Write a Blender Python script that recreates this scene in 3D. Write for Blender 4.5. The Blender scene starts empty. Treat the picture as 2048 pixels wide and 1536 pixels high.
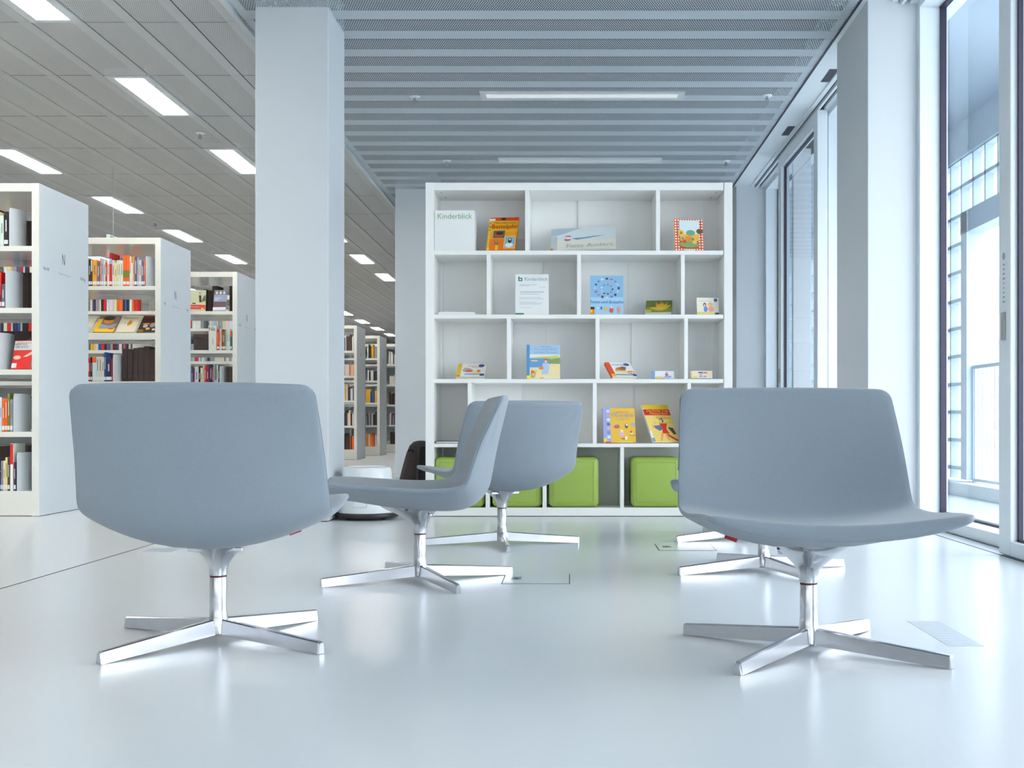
import bpy, bmesh, math, random
from mathutils import Matrix, Vector
R = math.radians
sc = bpy.context.scene
col = sc.collection
F, CX, CY, H = 2350.0, 1143.0, 843.0, 0.637      # focal length in pixels, straight-ahead pixel, eye height


def P(px, py, Y):
    return Vector(((px - CX) / F * Y, Y, H + (CY - py) / F * Y))


def WX(px, Y):
    return (px - CX) / F * Y


def WZ(py, Y):
    return H + (CY - py) / F * Y


# ------------------------------------------------------------------ materials
_mc = {}


def lin(c):
    return tuple((v / 12.92 if v <= 0.04045 else ((v + 0.055) / 1.055) ** 2.4) for v in c)


def mat(name, rgb, rough=0.5, metal=0.0, spec=0.5, emit=None, es=0.0, bump=0.0, bscale=200.0, var=0.0, vscale=3.0, sheen=0.0, coat=0.0):
    m = bpy.data.materials.new(name)
    m.use_nodes = True
    nt = m.node_tree
    b = nt.nodes['Principled BSDF']
    b.inputs['Base Color'].default_value = (*rgb, 1)
    b.inputs['Roughness'].default_value = rough
    b.inputs['Metallic'].default_value = metal
    b.inputs['Specular IOR Level'].default_value = spec
    if sheen:
        b.inputs['Sheen Weight'].default_value = sheen
    if coat:
        b.inputs['Coat Weight'].default_value = coat
        b.inputs['Coat Roughness'].default_value = 0.1
    if emit:
        b.inputs['Emission Color'].default_value = (*emit, 1)
        b.inputs['Emission Strength'].default_value = es
    tc = nt.nodes.new('ShaderNodeTexCoord')
    if bump:
        n = nt.nodes.new('ShaderNodeTexNoise')
        n.inputs['Scale'].default_value = bscale
        n.inputs['Detail'].default_value = 3
        nt.links.new(tc.outputs['Object'], n.inputs['Vector'])
        bp = nt.nodes.new('ShaderNodeBump')
        bp.inputs['Strength'].default_value = bump
        bp.inputs['Distance'].default_value = 0.002
        nt.links.new(n.outputs['Fac'], bp.inputs['Height'])
        nt.links.new(bp.outputs['Normal'], b.inputs['Normal'])
    if var:
        n = nt.nodes.new('ShaderNodeTexNoise')
        n.inputs['Scale'].default_value = vscale
        n.inputs['Detail'].default_value = 4
        nt.links.new(tc.outputs['Object'], n.inputs['Vector'])
        mx = nt.nodes.new('ShaderNodeMix')
        mx.data_type = 'RGBA'
        mx.inputs[6].default_value = (*[max(0, c * (1 - var)) for c in rgb], 1)
        mx.inputs[7].default_value = (*[min(1, c * (1 + var)) for c in rgb], 1)
        nt.links.new(n.outputs['Fac'], mx.inputs[0])
        nt.links.new(mx.outputs[2], b.inputs['Base Color'])
    return m


def cm(rgb, rough=0.45):
    """plain printed colour from an sRGB triple 0..1"""
    k = (tuple(round(c, 3) for c in rgb), rough)
    if k not in _mc:
        _mc[k] = mat('print_%d' % len(_mc), lin(rgb), rough)
    return _mc[k]


def mesh_material(name, ax, ay, duty, rgb):
    """white expanded metal: strands of a diamond lattice, open in between"""
    m = bpy.data.materials.new(name)
    m.use_nodes = True
    nt = m.node_tree
    b = nt.nodes['Principled BSDF']
    b.inputs['Base Color'].default_value = (*rgb, 1)
    b.inputs['Roughness'].default_value = 0.45
    out = nt.nodes['Material Output']
    g = nt.nodes.new('ShaderNodeNewGeometry')
    s = nt.nodes.new('ShaderNodeSeparateXYZ')
    nt.links.new(g.outputs['Position'], s.inputs[0])

    def mth(op, a, bb=None):
        n = nt.nodes.new('ShaderNodeMath')
        n.operation = op
        for i, v in enumerate((a, bb)):
            if v is None:
                continue
            if isinstance(v, (int, float)):
                n.inputs[i].default_value = v
            else:
                nt.links.new(v, n.inputs[i])
        return n.outputs[0]
    a = mth('MULTIPLY', s.outputs[0], 1 / ax)
    c = mth('MULTIPLY', s.outputs[1], 1 / ay)
    p = mth('ABSOLUTE', mth('SUBTRACT', mth('FRACT', mth('ADD', mth('ADD', a, c), 1000.0)), 0.5))
    q = mth('ABSOLUTE', mth('SUBTRACT', mth('FRACT', mth('ADD', mth('SUBTRACT', a, c), 1000.0)), 0.5))
    hole = mth('LESS_THAN', mth('MAXIMUM', p, q), duty)
    tr = nt.nodes.new('ShaderNodeBsdfTransparent')
    mx = nt.nodes.new('ShaderNodeMixShader')
    nt.links.new(hole, mx.inputs[0])
    nt.links.new(b.outputs[0], mx.inputs[1])
    nt.links.new(tr.outputs[0], mx.inputs[2])
    nt.links.new(mx.outputs[0], out.inputs['Surface'])
    return m


def glass_material(name, tint, ior=1.45, rough=0.0):
    m = bpy.data.materials.new(name)
    m.use_nodes = True
    nt = m.node_tree
    nt.nodes.remove(nt.nodes['Principled BSDF'])
    out = nt.nodes['Material Output']
    tr = nt.nodes.new('ShaderNodeBsdfTransparent')
    tr.inputs[0].default_value = (*tint, 1)
    gl = nt.nodes.new('ShaderNodeBsdfGlossy')
    gl.inputs['Roughness'].default_value = rough
    fr = nt.nodes.new('ShaderNodeFresnel')
    fr.inputs['IOR'].default_value = ior
    mx = nt.nodes.new('ShaderNodeMixShader')
    ge = nt.nodes.new('ShaderNodeNewGeometry')          # reflect on the outer faces only, not inside the pane
    iv = nt.nodes.new('ShaderNodeMath')
    iv.operation = 'SUBTRACT'
    iv.inputs[0].default_value = 1.0
    nt.links.new(ge.outputs['Backfacing'], iv.inputs[1])
    ml = nt.nodes.new('ShaderNodeMath')
    ml.operation = 'MULTIPLY'
    nt.links.new(fr.outputs[0], ml.inputs[0])
    nt.links.new(iv.outputs[0], ml.inputs[1])
    nt.links.new(ml.outputs[0], mx.inputs[0])
    nt.links.new(tr.outputs[0], mx.inputs[1])
    nt.links.new(gl.outputs[0], mx.inputs[2])
    nt.links.new(mx.outputs[0], out.inputs['Surface'])
    return m


def frosted_material(name, rgb, through):
    m = bpy.data.materials.new(name)
    m.use_nodes = True
    nt = m.node_tree
    nt.nodes.remove(nt.nodes['Principled BSDF'])
    out = nt.nodes['Material Output']
    tl = nt.nodes.new('ShaderNodeBsdfTranslucent')
    tl.inputs[0].default_value = (*rgb, 1)
    tr = nt.nodes.new('ShaderNodeBsdfTransparent')
    mx = nt.nodes.new('ShaderNodeMixShader')
    mx.inputs[0].default_value = through
    nt.links.new(tl.outputs[0], mx.inputs[1])
    nt.links.new(tr.outputs[0], mx.inputs[2])
    nt.links.new(mx.outputs[0], out.inputs['Surface'])
    return m


M = {}
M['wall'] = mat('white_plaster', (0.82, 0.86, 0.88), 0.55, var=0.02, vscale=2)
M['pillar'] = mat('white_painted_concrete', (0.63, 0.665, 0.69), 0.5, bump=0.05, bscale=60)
M['floor'] = mat('polished_resin_floor', (0.715, 0.755, 0.775), 0.24, spec=0.5, var=0.02, vscale=0.9)
M['seam'] = mat('dark_joint', (0.10, 0.07, 0.06), 0.7)
M['plenum'] = mat('dark_plenum', (0.035, 0.035, 0.05), 0.9)
M['rail'] = mat('ceiling_carrier', (0.80, 0.84, 0.86), 0.5)
M['trim'] = mat('ceiling_trim', (0.60, 0.64, 0.66), 0.4)
M['meshR'] = mesh_material('expanded_metal_wide', 0.0155, 0.046, 0.385, (0.69, 0.75, 0.795))
M['meshL'] = mesh_material('expanded_metal_fine', 0.0125, 0.046, 0.28, (0.73, 0.71, 0.695))
M['soffit'] = mat('white_soffit', (0.80, 0.85, 0.88), 0.4)
M['frame'] = mat('white_powder_coated_frame', (0.78, 0.84, 0.88), 0.35)
M['gasket'] = mat('dark_gasket', (0.03, 0.025, 0.055), 0.5)
M['glass'] = glass_material('window_glass', (0.92, 0.945, 0.965))
M['acrylic'] = glass_material('clear_acrylic', (0.97, 0.98, 0.99), 1.3)
M['frost'] = frosted_material('frosted_cell', (0.95, 0.98, 0.99), 0.7)
M['shelfw'] = mat('white_lacquered_board', (0.90, 0.90, 0.87), 0.35)
M['backw'] = mat('white_back_board', (0.92, 0.925, 0.91), 0.5)
M['bcw'] = mat('white_steel_shelving', (0.82, 0.815, 0.745), 0.14)
M['bcend'] = mat('white_end_panel', (0.76, 0.80, 0.82), 0.5, var=0.015, vscale=4)
M['fabric'] = mat('blue_grey_wool', (0.228, 0.272, 0.312), 0.9, bump=0.35, bscale=520, var=0.06, vscale=160, sheen=0.25)
M['alu'] = mat('polished_aluminium', (0.62, 0.63, 0.66), 0.2, metal=1.0, var=0.05, vscale=30)
M['redtag'] = mat('red_tag', (0.45, 0.01, 0.02), 0.5)
M['ring'] = mat('dark_red_ring', (0.10, 0.02, 0.02), 0.5)
M['green'] = mat('green_leatherette', (0.33, 0.46, 0.085), 0.42, bump=0.06, bscale=300, var=0.04, vscale=8)
M['plastic'] = mat('white_plastic', (0.80, 0.84, 0.85), 0.3)
M['rubber'] = mat('black_rubber', (0.02, 0.012, 0.016), 0.45)
M['bag'] = mat('brown_canvas', (0.060, 0.042, 0.038), 0.85, bump=0.4, bscale=120, var=0.25, vscale=30)
M['bagdark'] = mat('black_lining', (0.008, 0.006, 0.010), 0.8)
M['paper'] = mat('paper_white', (0.84, 0.86, 0.84), 0.6)
M['page'] = mat('page_block', (0.72, 0.68, 0.58), 0.7)
M['bookend'] = mat('white_bookend_steel', (0.66, 0.70, 0.73), 0.35)
M['lampframe'] = mat('lamp_frame', (0.74, 0.76, 0.76), 0.4)
M['lamp'] = mat('lit_diffuser', (0.9, 0.9, 0.9), 0.5, emit=(1.0, 0.98, 0.94), es=33)
M['lampdim'] = mat('dim_diffuser', (0.9, 0.92, 0.88), 0.4, emit=(1.0, 0.99, 0.92), es=0.10)
M['lampoff'] = mat('unlit_diffuser', (0.86, 0.9, 0.92), 0.4)
M['print'] = mat('dark_lettering', (0.05, 0.055, 0.09), 0.6)
M['printg'] = mat('grey_lettering', (0.36, 0.40, 0.45), 0.6)
M['printgreen'] = mat('green_lettering', (0.24, 0.42, 0.20), 0.6)
M['bfile'] = mat('dark_brown_board', (0.060, 0.038, 0.034), 0.7, var=0.15, vscale=20)
M['deck'] = mat('pale_terrace_slab', (0.55, 0.62, 0.66), 0.7)
M['facade'] = mat('white_render', (0.80, 0.84, 0.86), 0.8)
M['facadeglass'] = mat('grey_window', (0.40, 0.47, 0.52), 0.3)
M['ground'] = mat('pale_gravel', (0.45, 0.47, 0.48), 0.9, var=0.1, vscale=2)
M['lattice'] = mat('pale_lattice', (0.56, 0.66, 0.74), 0.6)
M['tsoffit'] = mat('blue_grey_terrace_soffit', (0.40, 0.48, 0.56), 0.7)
M['decal'] = mat('floor_decal', (0.55, 0.61, 0.65), 0.35)
M['steel'] = mat('brushed_steel', (0.45, 0.45, 0.44), 0.35, metal=0.9)
M['white'] = mat('plain_white', (0.85, 0.87, 0.87), 0.5)
M['signgreen'] = mat('exit_green', (0.0, 0.28, 0.22), 0.4, emit=(0.0, 0.35, 0.28), es=0.12)


# ------------------------------------------------------------------ mesh helpers
def box(bm, x0, x1, y0, y1, z0, z1, mi=0):
    v = [bm.verts.new(c) for c in ((x0, y0, z0), (x1, y0, z0), (x1, y1, z0), (x0, y1, z0),
                                   (x0, y0, z1), (x1, y0, z1), (x1, y1, z1), (x0, y1, z1))]
    for f in ((0, 3, 2, 1), (4, 5, 6, 7), (0, 1, 5, 4), (1, 2, 6, 5), (2, 3, 7, 6), (3, 0, 4, 7)):
        bm.faces.new([v[i] for i in f]).material_index = mi


def rbox(bm, x0, x1, y0, y1, z0, z1, r=0.004, seg=2):
    b2 = bmesh.new()
    box(b2, x0, x1, y0, y1, z0, z1)
    r = min(r, 0.45 * min(x1 - x0, y1 - y0, z1 - z0))
    bmesh.ops.bevel(b2, geom=list(b2.edges), offset=r, segments=seg, affect='EDGES', profile=0.5)
    add(bm, b2)


def add(bm, b2, matrix=None):
    me = bpy.data.meshes.new('tmp')
    if matrix is not None:
        b2.transform(matrix)
    b2.to_mesh(me)
    bm.from_mesh(me)
    bpy.data.meshes.remove(me)
    b2.free()


def rings(bm, rs, cap=True):
    vs = [[bm.verts.new(p) for p in r] for r in rs]
    n = len(rs[0])
    for a, b in zip(vs[:-1], vs[1:]):
        for i in range(n):
            j = (i + 1) % n
            bm.faces.new((a[i], a[j], b[j], b[i]))
    if cap:
        bm.faces.new(vs[0][::-1])
        bm.faces.new(vs[-1])


def lathe(bm, prof, n=32, cx=0, cy=0):
    rings(bm, [[(cx + r * math.cos(2 * math.pi * i / n), cy + r * math.sin(2 * math.pi * i / n), z) for i in range(n)] for r, z in prof])


def tube(bm, a, b, r, n=8):
    a, b = Vector(a), Vector(b)
    d = (b - a).normalized()
    u = d.orthogonal().normalized()
    w = d.cross(u)
    rings(bm, [[p + (u * math.cos(2 * math.pi * i / n) + w * math.sin(2 * math.pi * i / n)) * r for i in range(n)] for p in (a, b)])


def obj(name, bm, m, parent=None, smooth=False, loc=None):
    bmesh.ops.recalc_face_normals(bm, faces=list(bm.faces))
    me = bpy.data.meshes.new(name)
    bm.to_mesh(me)
    bm.free()
    for mm in (m if isinstance(m, (list, tuple)) else [m]):
        me.materials.append(mm)
    if smooth:
        for p in me.polygons:
            p.use_smooth = True
        me.set_sharp_from_angle(angle=R(38))
    o = bpy.data.objects.new(name, me)
    col.objects.link(o)
    if parent:
        o.parent = parent
    if loc is not None:
        o.location = loc
    return o


def tag(o, label, cat, group=None):
    o['label'] = label
    o['category'] = cat
    if group:
        o['group'] = group
    return o


def thing(name, label, cat, loc=(0, 0, 0), rot=(0, 0, 0), group=None):
    o = bpy.data.objects.new(name, None)
    o.empty_display_size = 0.1
    col.objects.link(o)
    o.location = loc
    o.rotation_euler = rot
    return tag(o, label, cat, group)


def struct(name, bm, m, parent=None, smooth=False, label=None):
    o = obj(name, bm, m, parent, smooth)
    if parent is None:
        o['kind'] = 'structure'
    if label:
        o['label'] = label
    return o


def sbox(name, x0, x1, y0, y1, z0, z1, m, parent=None, r=0):
    bm = bmesh.new()
    if r:
        rbox(bm, x0, x1, y0, y1, z0, z1, r)
    else:
        box(bm, x0, x1, y0, y1, z0, z1)
    return struct(name, bm, m, parent)


def pbox(name, x0, x1, y0, y1, z0, z1, m, parent, r=0):
    bm = bmesh.new()
    if r:
        rbox(bm, x0, x1, y0, y1, z0, z1, r)
    else:
        box(bm, x0, x1, y0, y1, z0, z1)
    return obj(name, bm, m, parent)


def text_bm(bm, s, size, matrix, align='LEFT', mi=0, sx=1.0):
    cu = bpy.data.curves.new('txt', 'FONT')
    cu.body = s
    cu.size = size
    cu.align_x = align
    cu.resolution_u = 3
    o = bpy.data.objects.new('txt', cu)
    col.objects.link(o)
    dg = bpy.context.evaluated_depsgraph_get()
    me = bpy.data.meshes.new_from_object(o.evaluated_get(dg))
    me.transform(matrix @ Matrix.Diagonal((sx, 1, 1, 1)))
    k = len(bm.faces)
    bm.from_mesh(me)
    bm.faces.ensure_lookup_table()
    for f in bm.faces[k:]:
        f.material_index = mi
    bpy.data.meshes.remove(me)
    bpy.data.objects.remove(o)
    bpy.data.curves.remove(cu)


# matrix: text lying in XZ plane facing -Y; text in YZ plane facing +X (reading towards +Y)
def MXZ(x, y, z):
    return Matrix.Translation((x, y, z)) @ Matrix.Rotation(R(90), 4, 'X')


def MYZ(x, y, z):
    return Matrix.Translation((x, y, z)) @ Matrix.Rotation(R(90), 4, 'Z') @ Matrix.Rotation(R(90), 4, 'X')


ORD = ['first', 'second', 'third', 'fourth', 'fifth', 'sixth', 'seventh', 'eighth', 'ninth', 'tenth', 'eleventh', 'twelfth', 'thirteenth',
       'fourteenth', 'fifteenth', 'sixteenth', 'seventeenth', 'eighteenth', 'nineteenth', 'twentieth', 'twenty-first', 'twenty-second',
       'twenty-third', 'twenty-fourth', 'twenty-fifth', 'twenty-sixth', 'twenty-seventh', 'twenty-eighth', 'twenty-ninth', 'thirtieth']
ORD += [a + '-' + b for a in ('thirty', 'forty', 'fifty') for b in ORD[:9]]

CEIL = 3.27
# ------------------------------------------------------------------ room shell
bm = bmesh.new()
box(bm, -16, 2.46, -7.2, 46, -0.2, 0.0)
struct('floor', bm, M['floor'])
sbox('trim_1', -2.176, -2.170, -7, 44, 0.0, 0.0012, M['seam'])          # joint in the floor
# expanded-metal ceilings
bm = bmesh.new()
y = 7.71 - 0.393 * 37
SEAM_R = []
while y < 19.5:
    SEAM_R.append(y)
    box(bm, -2.150, 1.808, y + 0.006, y + 0.393, CEIL, CEIL + 0.002)
    y += 0.393
struct('ceiling_right', bm, M['meshR'])
bm = bmesh.new()
for y in SEAM_R:
    box(bm, -2.15, 1.808, y + 0.235, y + 0.385, CEIL + 0.005, CEIL + 0.009)
for x in (-2.15, 1.75):
    box(bm, x, x + 0.055, SEAM_R[0], 19.4, CEIL + 0.010, CEIL + 0.013)
struct('ceiling_carrier', bm, M['rail'])
PITCH, LX0 = 0.353, -3.39
LY0, LP = 8.94, 1.19
bm = bmesh.new()
bm2 = bmesh.new()
j = -14
while LY0 + LP * j < 46:
    ya, yb = LY0 + LP * j + 0.006, LY0 + LP * (j + 1) - 0.006
    for i in range(-30, 4):
        xa = LX0 - PITCH / 2 + PITCH * i + 0.005
        xb = xa + PITCH - 0.010
        xb = min(xb, -2.19)
        if xa > -2.25 or xa < -13.9:
            continue
        box(bm, xa, xb, ya, yb, CEIL, CEIL + 0.002)
        box(bm2, xb - 0.085, xb - 0.004, ya, yb, CEIL + 0.006, CEIL + 0.009)
    j += 1
struct('ceiling_left', bm, M['meshL'])
struct('ceiling_left_carrier', bm2, M['rail'])
sbox('ceiling_plenum', -16, 2.6, -7.2, 46, CEIL + 0.30, CEIL + 0.4, M['plenum'])
sbox('trim_2', -2.19, -2.155, -7, 44, CEIL - 0.022, CEIL + 0.03, M['trim'])
sbox('trim_3', 1.803, 1.815, -7, 13.2, CEIL - 0.006, CEIL + 0.03, M['gasket'])
# soffit along the glazing, in panels with fine joints
bm = bmesh.new()
for a, b in ((-7, -1.0), (-0.996, 2.3), (2.304, 5.9), (5.904, 8.0), (8.004, 9.748), (9.752, 11.498), (11.502, 13.2)):
    box(bm, 1.815, 2.0, a, b, CEIL, CEIL + 0.03)
box(bm, 1.815, 2.5, -7, 46, CEIL + 0.03, CEIL + 0.3)
struct('ceiling_soffit', bm, M['soffit'])
for k, (a, b) in enumerate(((8.78, 9.11), (10.48, 10.81))):
    bm = bmesh.new()
    box(bm, 1.93, 1.995, a, b, CEIL - 0.002, CEIL + 0.004)
    t = obj('vent_slot', bm, M['gasket'])
    tag(t, ('black slot vent in the white soffit, the nearer one by the column', 'black slot vent in the white soffit, the farther one')[k], 'vent', 'slot vents in the soffit')
# walls
sbox('wall_left', -16, -15.8, -7.2, 46, 0, 3.7, M['wall'])
sbox('wall_back', -16, 2.6, 46, 46.2, 0, 3.7, M['wall'])
sbox('wall_right', 2.06, 2.46, 13.65, 46, 0, 3.7, M['wall'])
# unseen partition behind the white shelf, ledges added to reflect in the door glass
bm = bmesh.new()
box(bm, -1.45, 2.06, 19.0, 19.2, 0, CEIL)
for z in (0.55, 1.0, 1.45, 1.9, 2.3):
    box(bm, -0.9, 1.9, 18.7, 19.0, z, z + 0.04)
struct('wall_rear', bm, M['wall'])
# unseen wall behind the camera, windows added and sized for frontal light
bm = bmesh.new()
box(bm, -16, 2.46, -7.2, -7.0, 0, 0.9)
box(bm, -16, 2.46, -7.2, -7.0, 2.5, 3.7)
for a, b in ((-16, -9), (-8, -5), (-4, -1.5), (-0.5, 2.46)):
    box(bm, a, b, -7.2, -7.0, 0.9, 2.5)
struct('wall_front', bm, M['wall'])
# pillars
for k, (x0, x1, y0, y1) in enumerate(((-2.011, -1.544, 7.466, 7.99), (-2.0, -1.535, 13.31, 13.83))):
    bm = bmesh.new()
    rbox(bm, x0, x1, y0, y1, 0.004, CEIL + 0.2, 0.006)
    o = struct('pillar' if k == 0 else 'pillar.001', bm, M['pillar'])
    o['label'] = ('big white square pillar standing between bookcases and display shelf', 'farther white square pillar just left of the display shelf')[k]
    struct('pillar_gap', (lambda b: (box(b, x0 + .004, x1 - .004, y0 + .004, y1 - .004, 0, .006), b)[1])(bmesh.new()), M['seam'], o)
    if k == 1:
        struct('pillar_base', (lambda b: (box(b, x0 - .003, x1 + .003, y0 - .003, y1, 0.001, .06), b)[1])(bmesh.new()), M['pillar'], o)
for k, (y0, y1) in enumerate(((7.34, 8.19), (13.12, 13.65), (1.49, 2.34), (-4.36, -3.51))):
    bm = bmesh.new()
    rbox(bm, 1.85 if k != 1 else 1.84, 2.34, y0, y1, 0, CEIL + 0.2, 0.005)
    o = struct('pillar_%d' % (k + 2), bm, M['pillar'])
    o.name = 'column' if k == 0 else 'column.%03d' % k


# ------------------------------------------------------------------ glazing on the right
def fixed_window(name, y0, y1, label):
    """fixed glazing set back at x=2.16..2.30: jambs, sill, head, gasket and pane"""
    bm = bmesh.new()
    f0, f1 = 2.16, 2.335
    rbox(bm, f0, f1, y0, y0 + 0.07, 0, CEIL + 0.03, 0.004)
    rbox(bm, f0, f1, y1 - 0.07, y1, 0, CEIL + 0.03, 0.004)
    rbox(bm, f0, f1, y0 + 0.07, y1 - 0.07, 0.0, 0.067, 0.004)
    rbox(bm, f0, f1, y0 + 0.07, y1 - 0.07, CEIL - 0.06, CEIL + 0.03, 0.004)
    o = struct(name, bm, M['frame'], label=label)
    bm = bmesh.new()
    a, b, g0, g1 = y0 + 0.07, y1 - 0.07, 2.285, 2.32
    box(bm, g0, g1, a, a + 0.022, 0.067, CEIL - 0.06)
    box(bm, g0, g1, b - 0.022, b, 0.067, CEIL - 0.06)
    box(bm, g0, g1, a, b, 0.067, 0.079)
    box(bm, g0, g1, a, b, CEIL - 0.075, CEIL - 0.06)
    struct('gasket', bm, M['gasket'], o)
    bm = bmesh.new()
    box(bm, 2.312, 2.318, a, b, 0.07, CEIL - 0.065)
    struct('pane', bm, M['glass'], o)
    return o


def sliding_door(name, y0, y1, label, far_handle=True):
    bm = bmesh.new()
    f0, f1 = 2.05, 2.135
    T = CEIL - 0.03
    for a, b in ((y0, y0 + 0.15), (y1 - 0.15, y1)):
        rbox(bm, f0, f1, a, b, 0.006, T, 0.006)
    rbox(bm, f0, f1, y0 + 0.15, y1 - 0.15, 0.006, 0.075, 0.004)
    rbox(bm, f0, f1, y0 + 0.15, y1 - 0.15, T - 0.11, T, 0.004)
    o = struct(name, bm, M['frame'], label=label)
    bm = bmesh.new()
    a, b = y0 + 0.15, y1 - 0.15
    g0, g1 = 2.083, 2.105
    box(bm, g0, g1, a, a + 0.018, 0.075, T - 0.11)
    box(bm, g0, g1, b - 0.018, b, 0.075, T - 0.11)
    box(bm, g0, g1, a, b, 0.075, 0.085)
    box(bm, g0, g1, a, b, T - 0.125, T - 0.11)
    struct('gasket', bm, M['gasket'], o)
    bm = bmesh.new()
    box(bm, 2.094, 2.100, a, b, 0.078, T - 0.112)
    struct('pane', bm, M['glass'], o)
    yh = y1 - 0.07
    bm = bmesh.new()
    rbox(bm, 2.040, 2.052, yh - 0.022, yh + 0.022, 1.02, 1.155, 0.011, 3)
    struct('door_handle', bm, M['steel'], o, True)
    # rubber end strip of the leaf
    bm = bmesh.new()
    rbox(bm, 2.06, 2.125, y1, y1 + 0.02, 0.006, T, 0.004)
    struct('end_strip', bm, M['frame'], o)
    return o, yh


fixed_window('window_1', 5.50, 7.36, 'tall fixed window pane between the white column and the near sliding door')
d1, yh = sliding_door('door_1', 3.78, 5.64, 'near white framed sliding glass door with grey handle')
bm = bmesh.new()
random.seed(4)
for k in range(9):                                                     # small notice above the handle
    z = 1.20 + k * 0.022
    w = random.choice((0.02, 0.03, 0.026, 0.012))
    box(bm, 2.0488, 2.0495, yh - w / 2, yh + w / 2, z, z + 0.009)
bmesh.ops.create_circle(bm, cap_ends=True, radius=0.018, segments=20, matrix=Matrix.Translation((2.0486, yh, 1.42)) @ Matrix.Rotation(R(90), 4, 'Y'))
struct('door_notice', bm, M['printg'], d1)
fixed_window('window_2', 11.45, 13.12, 'farthest fixed window pane next to the white wall pilaster')
sliding_door('door_2', 9.80, 11.66, 'far white framed sliding glass door beyond the column')
fixed_window('window_3', 8.19, 9.95, 'narrow visible strip of fixed glass just behind the white column')
fixed_window('window_4', 2.34, 3.92, 'fixed glazing beside the near sliding door')
fixed_window('window_5', -3.51, 1.49, 'fixed glazing beside the sitting area')
bm = bmesh.new()                                                      # door tracks hung under the soffit edge and threshold
for a, b in ((2.34, 7.34), (8.19, 13.12)):
    box(bm, 2.0, 2.035, a, b, CEIL - 0.012, CEIL + 0.03)
    box(bm, 2.055, 2.075, a, b, CEIL - 0.028, CEIL + 0.03)
    box(bm, 2.11, 2.16, a, b, CEIL - 0.022, CEIL + 0.03)
struct('trim_4', bm, M['frame'])
bm = bmesh.new()
for a, b in ((2.34, 7.34), (8.19, 13.12)):
    box(bm, 2.0, 2.2, a, b, CEIL + 0.005, CEIL + 0.029)
    box(bm, 2.044, 2.050, a, b, 0, 0.0015)
    box(bm, 2.150, 2.158, a, b, 0, 0.0015)
struct('trim_5', bm, M['gasket'])
bm = bmesh.new()
for a, b in ((2.34, 7.34), (8.19, 13.12)):
    box(bm, 2.16, 2.40, a, b, CEIL + 0.03, 3.7)
struct('wall_lintel', bm, M['wall'])

# ------------------------------------------------------------------ terrace outside
XO = 3.5
sbox('terrace_slab', 2.46, 4.0, -7.2, 30, -0.2, -0.01, M['deck'])
sbox('terrace_soffit', 2.40, 3.66, -7.2, 21, 3.31, 3.5, M['tsoffit'])  # near stretch is unseen, added to cut skylight on the column
bm = bmesh.new()
bmf = bmesh.new()
zt = 3.0
ys = [10.55 + 0.302 * k for k in range(-6, 32)]
rows = [zt - 0.253 * k for k in range(12)]
OY0, OY1 = 8.0, 10.40
for yy in ys:
    low = 0.12 if yy > OY1 + 0.1 else 2.5
    box(bm, XO, XO + 0.14, yy - 0.014, yy + 0.014, low, zt)
for k, z in enumerate(rows):
    if z < 0.12:
        continue
    if z > 2.48:
        box(bm, XO, XO + 0.14, ys[0], ys[-1], z - 0.016, z + 0.016)
    else:
        box(bm, XO, XO + 0.14, 10.55, ys[-1], z - 0.016, z + 0.016)
box(bm, XO - 0.01, XO + 0.16, ys[0], 10.55, 2.31, 2.50)
box(bm, XO - 0.01, XO + 0.16, OY1 - 0.02, 10.53, 0.12, 2.5)
box(bm, XO - 0.02, XO + 0.16, ys[0], ys[-1], 3.0, 3.31)
box(bm, XO - 0.02, XO + 0.16, ys[0] - 0.2, ys[0], 0.0, 3.31)
struct('exterior_wall', bm, M['lattice'])
box(bmf, XO + 0.07, XO + 0.075, ys[0], ys[-1], 2.5, 3.0)
box(bmf, XO + 0.07, XO + 0.075, 10.55, ys[-1], 0.12, 2.5)
struct('exterior_frosted_pane', bmf, M['frost'])
sbox('exterior_kerb', XO - 0.12, XO + 0.2, 6.4, 30, -0.01, 0.10, M['facade'])
t = thing('balustrade', 'pale terrace balustrade of thin upright bars seen through the window', 'railing', (XO + 0.06, 9.18, -0.01))
pbox('handrail', -0.02, 0.02, -1.4, 1.2, 1.11, 1.14, M['lattice'], t)
pbox('bottom_rail', -0.015, 0.015, -1.4, 1.2, 0.12, 0.145, M['lattice'], t)
for k in range(27):
    pbox('baluster', -0.007, 0.007, -1.38 + 0.098 * k, -1.366 + 0.098 * k, 0.145, 1.11, M['facade'], t)
for q in (-1.4, 1.18):
    pbox('post', -0.02, 0.02, q, q + 0.02, 0.11, 1.12, M['lattice'], t)
# buildings across the street
t = thing('apartment_building', 'overexposed white building with grey windows seen across the street', 'building', (13.0, 40, -7))
pbox('wall', -1.3, 9, -2, 14, 0, 14.2, M['facade'], t)
pbox('roof', -1.5, 9.2, -2.2, 14.2, 14.2, 14.5, M['lattice'], t)
for zz in (1.2, 4.2, 7.4, 10.6):
    for xx in (-0.9, 0.6, 2.2, 4.6):
        f = pbox('window', xx, xx + 0.9, -2.05, -1.98, zz, zz + 1.7, M['facadeglass'], t)
    pbox('balcony', -0.4, 1.7, -3.0, -2.0, zz - 0.4, zz + 0.5, M['lattice'], t)
sbox('exterior_ground', -60, 90, -60, 120, -7.2, -7.0, M['ground'])

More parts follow.
